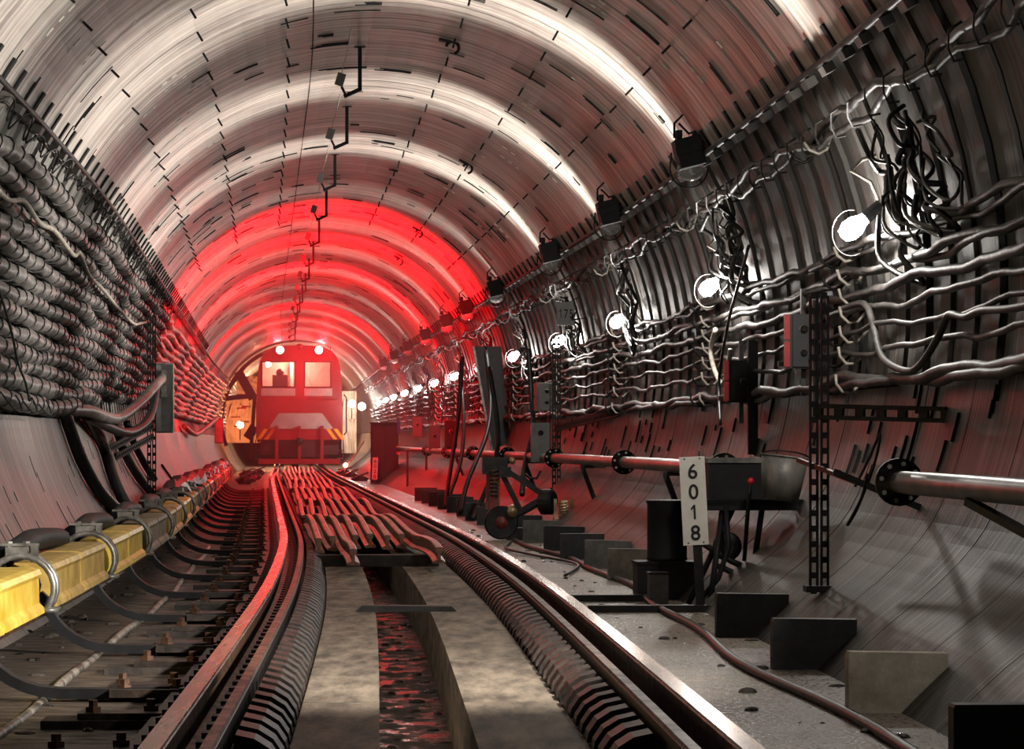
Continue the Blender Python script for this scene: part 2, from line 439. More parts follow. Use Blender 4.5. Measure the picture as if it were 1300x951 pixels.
# drip edges
def edge(name, deg, side, label):
    t = tag(link(name, MB().tube([PW(s, deg, .05) for s in SS if 9 < s], .022, 6).mesh(name, M['sooty'], True)), label, None, None, 'structure')
    tm = MB().arc(R - .035, R - .015, 0, 3.4 * side, 0, .085, 2).mesh('tooth', M['black_slit'])
    tm2 = MB().arc(R - .09, R - .03, -.5 * side, -1.6 * side, 0, .16, 2).mesh('clip', M['plank'])
    for s in srange(11.5, 70, .6):
        inst('tooth', tm, AX(s, deg) @ Matrix.Translation((0, random.uniform(-.05, .05), 0)) @ Matrix.Diagonal((1, random.uniform(.6, 1.3), 1, 1)), t)
        inst('clip', tm2, AX(s + .3, deg) @ Matrix.Translation((0, random.uniform(-.05, .05), 0)), t)
    return t
edge('trim_1', 149.0, -1, 'dark drip rail with a comb of teeth along the left vault edge')
edge('trim_2', 30.3, 1, 'dark drip rail with clips along the right vault edge')

# ------------------------------------------------------------------ floor
def strip(mb, u0, z0, u1, z1, ss=None):
    mb.sweep([(u0, z0), (u1, z1)], [FR(s) for s in (ss or SS)], closed=False)
mb = MB()
strip(mb, -2.1, -.2, -.47, -.2); strip(mb, .47, -.2, .95, -.2)
strip(mb, -.47, -.2, -.47, -.5); strip(mb, .47, -.5, .47, -.2); strip(mb, -.47, -.5, .47, -.5)
floor = tag(link('floor', mb.mesh('floor', M['bed'])), 'muddy concrete track bed', None, None, 'structure')
for i, s in enumerate(srange(7.2, 60, 2.2)[:-1]):
    L = 2.18
    fr = [FR(s + L * q / 3) for q in range(4)]
    part('slab', MB().sweep([(-.47, -.49), (-.19, -.49), (-.19, -.15), (-.47, -.15)], fr), M['slab'], floor)
    part('slab', MB().sweep([(.12, -.49), (.47, -.49), (.47, -.15), (.12, -.15)], fr), M['slab'], floor)
mbf = MB()
for a, b in ((-.47, -.19), (.12, .47)): mbf.sweep([(a, -.49), (b, -.49), (b, -.15), (a, -.15)], [FR(s) for s in srange(60, 166, 3)])
part('distant_slab', mbf, M['slab'], floor)
for i, s in enumerate(srange(6.4, 70, 3.1)[:-1]):
    fr = [FR(s + 3.08 * q / 3) for q in range(4)]
    part('walkway_slab', MB().sweep([(.9, -.3), (2.02, -.3), (2.02, -.15), (.9, -.15)], fr), M['wet'], floor)
part('distant_walkway', MB().sweep([(.9, -.3), (2.02, -.3), (2.02, -.15), (.9, -.15)], [FR(s) for s in srange(70, 166, 4)]), M['wet'], floor)
mbm = MB()
strip(mbm, -.19, -.47, .12, -.47); part('drain_bed', mbm, M['mud'], floor)
# mud lumps along the edges of the bed
mbl = MB()
for _ in range(420):
    s = random.uniform(10, 34); u = random.choice((random.uniform(-2.0, -.9), random.uniform(-2.05, -1.75), random.uniform(1.1, 2.0), random.uniform(-.18, .11), random.uniform(-.18, .11)))
    z = -.2 if u < -.5 else (-.15 if u > .9 else -.47); q = random.uniform(.008, .03)
    mbl.ball(P(s, u, z), q, 6, (random.uniform(.8, 1.6), random.uniform(.8, 1.6), random.uniform(.4, .8)))
part('rubble', mbl, M['mud'], floor, kind='stuff')
part('end_bulkhead', MB().prism([(U0 + 2.75 * math.cos(2 * PI * i / 40), CZ + 2.75 * math.sin(2 * PI * i / 40)) for i in range(40)], 0, .2, FR(170)), M['dark'], wall_right)

# ------------------------------------------------------------------ running rails, guard rails, ribs, clips
RS = srange(6.5, 45, .8) + srange(46, 120, 2)
def rail_prof(u, top, h=.16, hw=.036, fw=.065):
    b = top - h
    return [(u - fw, b), (u + fw, b), (u + fw, b + .014), (u + .012, b + .03), (u + .012, top - .045), (u + hw, top - .035), (u + hw, top - .006), (u + hw - .008, top),
            (u - hw + .008, top), (u - hw, top - .006), (u - hw, top - .035), (u - .012, top - .045), (u - .012, b + .03), (u - fw, b + .014)]
for side, nm in ((-1, 'left'), (1, 'right')):
    o = P(9, side * .795, -.16)
    t = thing('running_rail', f'{nm} running rail with a worn shiny head', 'rail', o)
    fr = [FR(s) for s in RS]
    part('rail', MB().sweep(rail_prof(side * .795, -.002), fr), M['steel'], t, world=True)
    u = side * .795
    part('rail_head', MB().sweep([(u - .034, -.012), (u + .034, -.012), (u + .03, .002), (u - .03, .002)], fr), M['railtop'], t, world=True, label='worn shiny running surface')
    cl = MB()
    for s in srange(9, 60, .3):
        m = FR(s)
        for e in (-1, 1):
            cl.box((u + e * .085, 0, -.125), (.07, .1, .05), m); cl.box((u + e * .1, 0, -.095), (.03, .05, .03), m)
    part('rail_clips', cl, M['sooty'], t, world=True, kind='stuff')
    g = thing('guard_rail', f'sooty guard rail with ribbed plates inside the {nm} running rail', 'rail', P(9, side * .64, -.16))
    part('guard_bar', MB().sweep(rail_prof(side * .655, -.02, .14, .022, .05), fr), M['sooty'], g, world=True)
    part('guard_edge', MB().sweep([(side * .655 - .02, -.022), (side * .655 + .02, -.022), (side * .655 + .016, -.012), (side * .655 - .016, -.012)], fr), M['steel'], g, world=True, label='bare worn top edge')
    rp = [(side * .475, -.16)] + [(side * (.475 + .145 * (1 - math.cos(a))), -.16 + .115 * math.sin(a)) for a in (.3, .7, 1.1, 1.5)] + [(side * .625, -.16)]
    rme = MB().prism(rp, 0, .15).mesh('rib', M['rib'])
    for s in srange(9.2, 60, .3):
        o = inst('rib', rme, Matrix.Translation(-g.location) @ FR(s) @ Matrix.Diagonal((1, random.uniform(.8, 1.15), 1, 1)), g)
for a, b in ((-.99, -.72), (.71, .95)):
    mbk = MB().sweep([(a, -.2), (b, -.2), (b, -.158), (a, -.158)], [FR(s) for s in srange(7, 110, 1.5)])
    part('rail_strip', mbk, M['sooty'], floor, label='black strip under the running rail')  # flat black strip along each running rail
# timber sleepers stubs with plates and bolts (left outer side)
slm = MB().box((0, 0, -.09), (.55, .24, .12)).mesh('block', M['timber'])
plm = MB().box((0, 0, -.018), (.3, .17, .022)).mesh('tie_plate', M['rib'])
bom = MB().cyl((0, 0, -.01), (0, 0, .035), .018, 6); bom.cyl((0, 0, -.01), (0, 0, .012), .03, 6); bom = bom.mesh('bolt', M['steel'])
for i, s in enumerate(srange(8.6, 47, 1.3)[:-1]):
    t = thing('sleeper_stub', f'tarred sleeper stub with bolted plate outside the left rail, {nth(i)} to the camera', 'sleeper', FR(s, -1.1, -.14), 'sleeper stubs along the left rail')
    inst('block', slm, Matrix.Identity(4), t); p_ = inst('tie_plate', plm, Matrix.Identity(4), t)
    for e in (-.1, .1): inst('bolt', bom, Matrix.Translation((e, random.uniform(-.04, .04), 0)), p_)

# spare rails lying in the middle
def spare_z(s, ph=0):
    return -.115 + .085 * (.5 + .5 * math.cos(2 * PI * (s - 31 - ph) / (8.2 + .06 * (s - 31))))
SP = [(-.53, 25.2), (-.41, 25.6), (-.29, 22.4), (-.17, 26.6), (-.05, 26.8), (.07, 26.6), (.19, 26.9), (.31, 22.8)]
names = ['leftmost', 'second from left', 'third from left', 'fourth from left', 'fourth from right', 'third from right', 'second from right', 'rightmost']
for i, (u, s0) in enumerate(SP):
    fr = []
    for s in srange(s0, 66, .5) + srange(68, 92, 2):
        z = spare_z(s, .4 * math.sin(i * 2.1)) + .03 * max(0, 1 - abs(s - 27.5) / 3)
        if s < 26: z -= .03 * (26 - s) / 3.5
        fr.append(FR(s, u * (1 - .1 * max(0, min(1, (s - 28) / 30))) + .02 * math.sin(s * .3 + i) + (.02 if s < 26 and i == 7 else 0), z))
    pr_ = rail_prof(0, .11, .12, .026, .046)
    solo('spare_rail', MB().sweep(pr_, fr), M['spare'], f'rust-brown loose spare rail lying between the tracks, {names[i]} of the eight', 'rail', P(s0, u, -.1), 'spare rails laid out along the track middle')
for i, s in enumerate((24.2, 31.2, 39.4, 48.2)):
    z = spare_z(s) - .02
    solo('timber_bearer', MB().box((0, 0, (z - .15) / 2), (1.0, .22, max(.03, z + .15)), FR(s, -.1, 0)), M['timber'], f'dark timber bearer under the spare rails, {nth(i)} to the camera', 'timber', P(s, -.1, -.15), 'bearers under the spare rails')
solo('steel_plank', MB().prism([(-.29, 0), (.28, 0), (.25, .03), (-.25, .035)], -.06, .06, FR(17.78, -.01, -.15)), M['sooty'], 'dark plank laid across the drain trough', 'plank', P(17.78, 0, -.15))

# ------------------------------------------------------------------ contact rail with yellow covers (left)
CR0 = 9.4; CLAMPS = [11.0 + 3.62 * k for k in range(18)]
cr = thing('contact_rail', 'contact rail under sectioned yellow covers along the left wall foot', 'rail', P(9, -1.8, .03))
part('conductor', MB().sweep([(-1.9, -.005), (-1.74, -.005), (-1.74, .035), (-1.9, .035)], [FR(s) for s in srange(7, 74, 1)]), M['steel'], cr, world=True)
covp = [(-1.95, .03), (-1.70, .03), (-1.705, .055), (-1.725, .075), (-1.728, .185), (-1.715, .205), (-1.725, .228), (-1.76, .236), (-1.9, .236), (-1.94, .222), (-1.95, .19)]
cols = ['yellow', 'ochre', 'yellow', 'greycover', 'ochre', 'yellow', 'ochre', 'greycover', 'ochre', 'yellow', 'greycover']
for k in range(-1, 17):
    a = 7.2 if k < 0 else CLAMPS[k] + .3; b = CLAMPS[k + 1] - .3 if k >= 0 else CLAMPS[0] - .3
    mid = (a + b) / 2
    c1 = ['yellow', 'yellow', 'ochre', 'yellow', 'greycover', 'ochre', 'yellow', 'ochre', 'greycover', 'ochre', 'yellow', 'greycover', 'ochre', 'greycover', 'ochre', 'yellow', 'ochre', 'ochre'][k + 1]
    c2 = c1 if k % 2 else 'yellow' if k < 2 else c1
    part('cover', MB().sweep(covp, [FR(a + (mid - .01 - a) * q / 3) for q in range(4)]), M[c1], cr, world=True, label=f'{dict(yellow="bright yellow", ochre="faded ochre", greycover="dusty grey-brown")[c1]} cover section')
    part('cover', MB().sweep([(x * 1.0 if x < -1.8 else x + .004, z + .004) for x, z in covp], [FR(mid + (b - mid) * q / 3) for q in range(4)]), M[c2], cr, world=True, label=f'{dict(yellow="bright yellow", ochre="faded ochre", greycover="dusty grey-brown")[c2]} cover section')
    part('inner_rail', MB().sweep([(-1.93, .03), (-1.78, .03), (-1.78, .17), (-1.93, .17)], [FR(b - .05), FR(b + .65)]), M['sooty'], cr, world=True)
for s in CLAMPS[:17]:
    m = FR(s)
    pts = [m @ Vector((-1.84 + .155 * math.cos(a), 0, .13 + .15 * math.sin(a))) for a in np.linspace(-.75, 3.4, 15)]
    mb = MB().tube(pts, .017, 6)
    mb.tube([q + (m.to_3x3() @ Vector((0, .13, 0))) for q in pts], .017, 6)
    mb.box((-1.71, .05, .03), (.09, .16, .02), m)
    part('clamp', mb, M['clamp'], cr, True, world=True)
    ins = MB().lathe([(.05, -.1), (.085, -.08), (.085, -.04), (.06, -.02), (.06, .02), (.085, .04), (.085, .08), (.05, .1)], 12, m @ Matrix.Translation((-1.84, .06, .14)) @ Matrix.Rotation(PI / 2, 4, 'X'))
    part('insulator', ins, M['lightgrey'], cr, True, world=True)
    br = MB(); br.box((-1.86, .06, .3), (.1, .1, .04), m); br.cyl(m @ Vector((-1.82, .06, .3)), m @ Vector((-1.82, .06, .345)), .02, 6); br.cyl(m @ Vector((-1.9, .06, .3)), m @ Vector((-1.9, .06, .345)), .02, 6)
    br.bar(m @ Vector((-1.78, .06, .25)), m @ Vector((-1.78, .06, .33)), .03, .05); br.bar(m @ Vector((-1.95, .06, .33)), m @ Vector((-1.76, .06, .33)), .05, .012)
    part('clamp_head', br, M['clamp'], cr, world=True)
    hp = [P(s + .2 + q * .3, -1.95 + .012 * math.sin(q), .262 + .035 * math.sin(PI * q / 10)) for q in range(11)]
    part('sleeve', MB().tube(hp, [.055 + .006 * math.sin(PI * q / 10) for q in range(11)], 10), M['black'], cr, True, world=True, label='black rubber sleeve behind the covers')
part('end_cover', MB().box((-1.83, 0, .07), (.24, .5, .36), FR(74.6)), M['ochre'], cr, world=True, label='ochre end block')
fo = []; rr = []
for s in srange(33, 73, .35):
    fo.append(P(s, -1.9 + random.uniform(-.05, .03), .24 + random.uniform(-.03, .06))); rr.append(random.uniform(.07, .14))
solo('film_wrap', MB().tube(fo, rr, 9), M['foil'], 'crumpled dark plastic film wrapped over the far contact rail covers', 'wrapping', fo[0], smooth=False)
# brackets from the sleepers up to the contact rail
def bracket_mesh():
    pts = [(-1.0, -.16), (-1.25, -.17), (-1.42, -.168)] + [(-1.42 - .33 * math.sin(a), -.168 + .26 * (1 - math.cos(a))) for a in np.linspace(.25, 1.45, 7)] + [(-1.78, .09)]
    mb = MB()
    for i in range(len(pts) - 1):
        (x0, z0), (x1, z1) = pts[i], pts[i + 1]
        mb.bar((x0, 0, z0), (x1, 0, z1), .07, .03, (0, 1, 0)) if False else None
    n = len(pts); fr = MB(); vs = []
    for i, (x, z) in enumerate(pts):
        a = pts[min(i + 1, n - 1)]; b = pts[max(i - 1, 0)]; dx, dz = a[0] - b[0], a[1] - b[1]; L = math.hypot(dx, dz); nx, nz = -dz / L * .02, dx / L * .02
        vs += [(x - nx, -.05, z - nz), (x + nx, -.05, z + nz), (x + nx, .05, z + nz), (x - nx, .05, z - nz)]
    fs = []
    for i in range(n - 1):
        for j in range(4):
            k = (j + 1) % 4; fs.append((i * 4 + j, i * 4 + k, i * 4 + 4 + k, i * 4 + 4 + j))
    fs += [(0, 3, 2, 1), (4 * n - 4, 4 * n - 3, 4 * n - 2, 4 * n - 1)]
    fr.add(vs, fs); return fr.mesh('arm', M['black'])
arm = bracket_mesh()
bpad = MB().box((-1.08, 0, -.165), (.3, .2, .03)).mesh('foot_plate', M['rib'])
for i in range(20):
    s = 12.3 + 2.6 * i
    t = thing('contact_rail_bracket', f'curved black bracket carrying the contact rail, {nth(i)} to the camera', 'bracket', FR(s), 'curved brackets under the contact rail')
    t.matrix_basis = FR(s, -1.08, -.18); off = Matrix.Translation((1.08, 0, .18))
    inst('arm', arm, off, t); pd = inst('foot_plate', bpad, off, t)
    for e in (-.98, -1.18): inst('bolt', bom, Matrix.Translation((e, 0, -.15)), pd)
solo('floor_conduit', MB().tube([P(s, -1.5 + .012 * math.sin(s * .7), -.195 + .008 * math.sin(s * 2)) for s in srange(10, 30, .5)], .02, 8), M['mudpipe'], 'thin muddy conduit lying on the left track bed', 'pipe', P(10, -1.5, -.2), smooth=True)

# ------------------------------------------------------------------ wrapped cables on the left wall
TOP = ['topmost', 'second from top', 'third from top', 'fourth from top', 'fifth from top', 'sixth from top', 'seventh from top', 'eighth from top', 'ninth from top', 'tenth from top', 'eleventh from top', 'twelfth from top', 'thirteenth from top', 'lowest']
CW = .38
angs = [155.6, 158.6, 161.4, 164.2, 167.2, 170.2, 173.2, 176.2, 179.0, 181.6, 184.2, 186.8, 189.6]
def wob(s, i, k=1.0):
    return k * (.9 * math.sin(s * .83 + i * 1.7) + .6 * math.sin(s * 1.9 + i * 3.1) + .35 * math.sin(s * 4.3 + i * 5.3))
for i, a in enumerate(angs):
    r = (.062, .055, .05, .06, .056, .06, .055, .06, .055, .06, .056, .064, .062)[i]
    ss = srange(12, 46, .1) + srange(46.4, 110, .5)
    s_end = 110
    if i >= 11: ss = [s for s in ss if s < (26.5 if i == 12 else 30)]
    pts = []; rad = []
    for s in ss:
        d = .1 + .02 * math.sin(s * 1.3 + i * 2)
        pts.append(PW(s, a + wob(s, i, CW), d)); rad.append(r * (1 + .1 * math.sin(2 * PI * s / .55 + i) + .07 * math.sin(s * 3.1 + i)))
    t = thing('wrapped_cable', f'thick cord-bound grey cable on the left wall, {TOP[i] if i < 12 else TOP[13]} of the bundle', 'cable', pts[0], 'cord-bound cables along the left wall')
    part('sheath', MB().tube(pts, rad, 9), M['cable'], t, True, world=True)
    hp = []
    for s in srange(ss[0], min(44, ss[-1]), .05):
        d = .1 + .02 * math.sin(s * 1.3 + i * 2); c = PW(s, a + wob(s, i, CW), d); th = 2 * PI * s / .55 + .4 * math.sin(s * 2.7)
        rr = r * 1.12; ar = math.radians(a); n = FR(s).to_3x3()
        hp.append(c + n @ Vector((math.cos(ar) * math.cos(th) * rr, 0, math.sin(ar) * math.cos(th) * rr)) + n @ Vector((-math.sin(ar), 0, math.cos(ar))) * math.sin(th) * rr)
    part('binding', MB().tube(hp, .006, 4), M['cord'], t, world=True)
def loose(name, pts, r, m, label, cat, sub=6, n=7, group=None):
    out = smooth(pts, sub)
    return solo(name, MB().tube(out, r, n), m, label, cat, out[0], group, True)
loose('wall_wire', [PW(s, a, .2) for s, a in ((18, 161.5), (18.75, 161.8), (19.5, 160.6), (20.7, 161.8), (21.8, 161.3), (23.7, 162.6), (24.2, 161.5), (25.7, 163.8), (27.9, 164.3), (31, 165.2), (34.5, 165.4), (36, 163.9), (38, 161.9), (40, 163), (44, 165))], .017, M['pale_cord'], 'thin pale cord snaking over the upper left cables', 'cable')
loose('wall_wire', [PW(s, a, .19) for s, a in ((19, 173), (19.6, 176), (20.2, 180), (20.5, 184), (20.9, 187), (21, 190))], .008, M['cord'], 'thin black wire hanging across the left cable bundle', 'wire')
for k in range(3):
    s = 19.5 + k * 1.1
    loose('loose_wire', [PW(s, 189, .16), PW(s + .2, 191.5, .2), PW(s + .7, 192, .2), PW(s + .9, 190.3, .18), PW(s + .5, 189.5, .2)], .006, M['cord'], f'curl of thin black wire under the lowest left cable, {nth(k)} to the camera', 'wire', group='curls of wire under the left cables')
# coil of wire under the left drip rail
hp = []
for q in range(1500):
    s = 15.5 + q * .02; rr = .06 + .02 * math.sin(s * 2.1)
    th = 2 * PI * s / .5
    hp.append(PW(s + .08 * math.cos(th), 151.2 + math.degrees(rr * math.sin(th) / R) + .3 * math.sin(s), .07 + .03 * math.cos(th * .5)))
solo('wire_coil', MB().tube(hp, .006, 4), M['cord'], 'stretched coil of thin black wire under the left drip rail', 'wire', hp[0])

# left post, box and heavy leads
po = thing('slotted_post', 'slotted black post with braces standing on the left haunch', 'post', P(35.2, -2.2, .03))
mb = MB(); b0 = P(35.2, -2.22, .03); b1 = P(35.2, -2.22, 2.2)
sx = FR(35.2).to_3x3() @ Vector((1, 0, 0))
mb.perf(b0 - sx * .02, b1 - sx * .02, .045, .012, .09, sx); mb.perf(b0 + sx * .035, b1 + sx * .035, .045, .012, .09, sx)
part('upright', mb, M['sooty'], po, world=True)
for z1, e in ((.98, PW(32.0, -162.7, .02)), (.86, PW(32.8, -160.7, .02))):
    part('brace', MB().perf(P(35.2, -2.2, z1), e, .07, .02, .12, (0, 0, 1)), M['sooty'], po, world=True)
part('foot', MB().box((-2.2, 0, .05), (.16, .14, .03), FR(35.2)), M['sooty'], po, world=True)
bx = thing('junction_box', 'tall grey junction box on the slotted post by the left wall', 'box', FR(35.3, -2.08, .9))
part('case', MB().box((0, .1, .39), (.21, .22, .78)), M['lightgrey'], bx)
part('lid', MB().box((0, -.02, .235), (.19, .03, .43)), M['lightgrey'], bx)
part('lid', MB().box((0, -.02, .61), (.19, .03, .3)), M['lightgrey'], bx)
part('gland', MB().box((.0, -.05, .55), (.06, .03, .3)).cyl((-.02, -.06, .62), (-.02, -.16, .6), .05, 12), M['clamp'], bx, label='pale metal cable gland')
part('hinge_edge', MB().box((.1, -.045, .39), (.015, .03, .78)), M['clamp'], bx)
pg = bx.matrix_basis @ Vector((-.02, -.15, .6))
loose('heavy_lead', [PW(25.5, 190, .1), PW(27, 190.2, .18), P(29.5, -2.34, 1.02), P(32, -2.22, 1.2), P(34, -2.12, 1.42), pg], .052, M['cable'], 'thick grey lead rising from the cable bundle into the junction box', 'cable', n=10)
loose('heavy_lead', [PW(27.5, 190.5, .1), P(30, -2.33, .9), P(32.2, -2.25, .93), P(33.8, -2.17, 1.1), P(35.0, -2.15, 1.45)], .045, M['cable_dark'], 'black lead sagging below the thick grey lead', 'cable', n=10)
for i, (pp_, r) in enumerate((([(25.4, 189.5), (25.7, 193), (26, 199), (26.5, 205.4), (27.6, 210.5), (28.8, 214)], .055), ([(28, 189.5), (29, 192), (30, 197.6), (29.6, 204.5), (29.4, 210), (29.6, 214.5)], .055),
                              ([(33, 190.5), (33.8, 194), (34, 199), (35.2, 206.5), (37, 213)], .05), ([(36.6, 191), (37, 195), (37.7, 199), (38.3, 203), (39, 207)], .045))):
    loose('descending_cable', [PW(s, a, .07) for s, a in pp_], r, M['cable_dark'], f'black cable running down the left haunch to the contact rail, {nth(i)} to the camera', 'cable', n=10, group='black cables down the left haunch')
solo('haunch_rod', MB().tube([PW(45.1, -156.3, .03), PW(46.4, -150, .03), PW(47.6, -143.6, .03)], .02, 6), M['rib'], 'thin rod lying on the red-lit left haunch', 'rod', PW(47, -143.6, .03))
b2 = thing('junction_box', 'small grey box low on the far left wall near the locomotive', 'box', FR(76, -2.05, .75))
part('case', MB().box((0, 0, .3), (.2, .3, .6)), M['grey'], b2); part('lid', MB().box((0, -.16, .3), (.17, .03, .54)), M['lightgrey'], b2)
loose('heavy_lead', [PW(62, 189, .1), P(66, -2.4, .95), P(70, -2.25, 1.1), P(75.8, -2.1, 1.35)], .05, M['cable'], 'grey lead rising to the small far box on the left wall', 'cable', n=8)

# ------------------------------------------------------------------ crown hooks
for i in range(14):
    s = (25.9, 30.5, 35.6, 40.4, 45.75, 51.1, 56, 60.8, 65.6, 70.4, 75.2, 80, 85, 90)[i]
    t = thing('crown_bracket', f'black bent bracket hanging from the vault crown, {nth(i)} to the camera', 'bracket', FR(s, -.17, 4.06), 'bent brackets along the vault crown')
    part('hanger', MB().box((0, 0, -.18), (.032, .05, .38)).box((0, 0, -.005), (.09, .12, .02)), M['black'], t)
    part('arm', MB().bar((.012, 0, -.355), (-.13, 0, -.42), .05, .03), M['black'], t)
    h = part('holder', MB().bar((-.115, 0, -.41), (-.15, 0, -.34), .02, .02), M['black'], t)
    part('block', MB().box((0, 0, 0), (.07, .07, .1), Matrix.Translation((-.16, 0, -.28)) @ Matrix.Rotation(.3, 4, 'Y')), M['grey'], h)
    if i < 7: part('wire', MB().tube([(-.15, 0, -.23), (-.12, -.6, -.15), (-.1, -1.5, -.06)], .004, 4), M['pale_cord'], t)
for i, (px, s, a) in enumerate(((512, 24.9, 76.8), (0, 33, 61.5), (0, 43.4, 61.5), (0, 50, 61))):
    t = thing('crown_hook', f'curled black iron hook under the vault right of the crown, {nth(i)} to the camera', 'hook', PW(s, a, 0))
    m = AX(s, a)
    part('hook', MB().tube([m @ Vector((R - .02 - .05 + .05 * math.cos(q), 0, -.05 + .05 * math.sin(q))) for q in np.linspace(-2.6, 1.6, 12)], .014, 6), M['black'], t, True, world=True)
    part('plate', MB().box((R - .03, 0, .02), (.02, .1, .1), m), M['black'], t, world=True)

# ------------------------------------------------------------------ right wall lamps, racks, cables
for i, s in enumerate(BULBS):
    z = 1.9; u = U0 + math.sqrt((R - .22) ** 2 - (z - CZ) ** 2)
    m = FR(s, u, z)
    where = ORD[i] if i == 0 else ORD[i] + ' nearest'
    t = thing('bulb_lamp', f'bare white bulb on a wire stirrup on the right wall, {where} to the camera', 'lamp', m, 'bare bulbs along the right wall')
    part('bulb', MB().lathe([(.001, -.07), (.035, -.06), (.055, -.02), (.052, .03), (.035, .065), (.025, .1)], 14, Matrix.Rotation(.9, 4, 'Y')), M['bulb'], t, True)
    part('holder', MB().cyl((.07, 0, .055), (.15, 0, .12), .034, 12), M['black'], t)
    part('bracket', MB().bar((.14, 0, .11), (.26, 0, .14), .03, .012).bar((.24, 0, .05), (.24, 0, .25), .05, .02), M['sooty'], t)
    part('stirrup', MB().tube([(-.0 + .1 * math.cos(q), .02, -.02 + .12 * math.sin(q)) for q in np.linspace(1.4, 5.2, 16)], .004, 5), M['sooty'], t, True)
    part('flex', MB().tube([(.15, 0, .12), (.1, 0, .24), (.0, .02, .3), (.06, .04, .36), (.2, 0, .4)], .01, 6), M['pale_cord'], t, True)
    point('bulb_light', m @ Vector((-.02, 0, -.01)), LAMP_W * (.5 if s < 12 else 1 if s < 39 else .35), (1, .95, .88), .06)
    spot('added_band_spot', m @ Vector((-.06, 0, .03)), FR(s) @ Vector((-2.2, 0, 2.9)), BEAM_W * (.08 if s < 12 else .8 if s < 39 else .15), (1, .94, .86), 66, 1.0, .06)  # added spots, not part of a bare bulb; they band the vault
    spot('added_band_spot', m @ Vector((-.06, 0, .03)), FR(s) @ Vector((.7, 0, 4.1)), BEAM_W * (.06 if s < 12 else .62 if s < 39 else .12), (1, .94, .86), 62, 1.0, .06)
for i, s in enumerate((21.4, 27.0, 32.7, 40.4, 46.2, 51.3, 58, 65.1, 72, 78.9)):
    m = FR(s, 2.0, 2.78)
    rd = i in (7, 9)
    t = thing('floodlight', f'unlit black box lamp on the right vault edge, {nth(i)} to the camera', 'lamp', m, 'box lamps on the right vault edge')
    part('housing', MB().box((0, 0, 0), (.18, .22, .2), Matrix.Rotation(-.25, 4, 'Y')).box((0, -.12, .02), (.2, .03, .06), Matrix.Rotation(-.25, 4, 'Y')).box((-.07, 0, .12), (.04, .1, .06)).box((.05, 0, .12), (.05, .1, .05)), M['black'], t)
    part('globe', MB().ball((0.01, 0, -.12), .095, 14, (1, 1, .8)), M['lens'], t, True)
    part('wire_guard', MB().tube([(-.12 + .0 * q, 0, 0) for q in range(1)] + [(.13 * math.cos(q), 0, -.11 + .13 * math.sin(q)) for q in np.linspace(PI, 2 * PI, 12)], .006, 5), M['black'], t, True)
    part('cable_loop', MB().tube([(-.1, 0, .1), (-.1, 0, .2), (-.02, 0, .28), (.07, 0, .24), (.08, 0, .16), (.0, 0, .13), (-.07, 0, .2)], .009, 6), M['black'], t, True)
    part('mount', MB().bar((.08, 0, .05), (.2, 0, .12), .03, .03), M['black'], t)
RACKS = [17.3, 23.6, 29.9, 35.8, 42.0, 48.2, 54.6, 61]
ha = [22.5, 8.4, 5.4, 2.9, .6, -1.9, -4.6, -8.2]
for i, s in enumerate(RACKS):
    t = thing('hook_rack', f'column of wire J-hooks holding cables on the right wall, {nth(i)} to the camera', 'rack', PW(s, -9, .0), 'columns of cable hooks on the right wall')
    part('backbar', MB().tube([PW(s, q, .0) for q in np.linspace(-9.5, 24, 12)], .018, 5), M['sooty'], t, world=True)
    for a in ha:
        for ds in (-.2, .35):
            m = AX(s + ds, a)
            part('hook', MB().tube([m @ Vector((R - .005, 0, .01)), m @ Vector((R - .06, 0, -.055)), m @ Vector((R - .11, 0, -.06)), m @ Vector((R - .15, 0, -.02)), m @ Vector((R - .16, 0, .03))], .009, 5), M['pale_cord'] if ds < 0 else M['sooty'], t, True, world=True)
def sag(s): return -.9 * (1 - abs(((s - 17.3) % 6.25) / 3.125 - 1)) if False else -.55 * math.sin(PI * ((s - 17.3) % 6.25) / 6.25)
rc = [(23.8, .022, 'topmost'), (22.4, .018, 'second from top'), (8.5, .02, 'third from top'), (7.9, .016, 'fourth from top'), (5.4, .024, 'fifth from top'), (5.0, .018, 'sixth from top'), (2.9, .026, 'seventh from top'), (.7, .018, 'eighth from top'),
      (-1.8, .014, 'ninth from top'), (-4.5, .016, 'tenth from top'), (-8.0, .03, 'eleventh from top'), (-8.5, .024, 'lowest')]
for i, (a, r, nm) in enumerate(rc):
    ss = srange(8, 40, .22) + srange(40.5, 105, .7)
    pts = []
    for s in ss:
        w_ = .28 * math.sin(s * 1.7 + i * 2.3) + .22 * math.sin(s * 3.9 + i) + .1 * math.sin(s * 9 + i * 3)
        if i < 2: w_ *= 1.9
        pts.append(PW(s, a + sag(s) * (0 if i < 2 else 1) + w_, .09 + .02 * math.sin(2.2 * s + i * 2)))
    solo('wall_cable', MB().tube(pts, r, 7), M['right_cable'], f'wavy dark cable hung along the right wall, {nm} of twelve', 'cable', pts[0], 'wavy cables along the right wall', True)
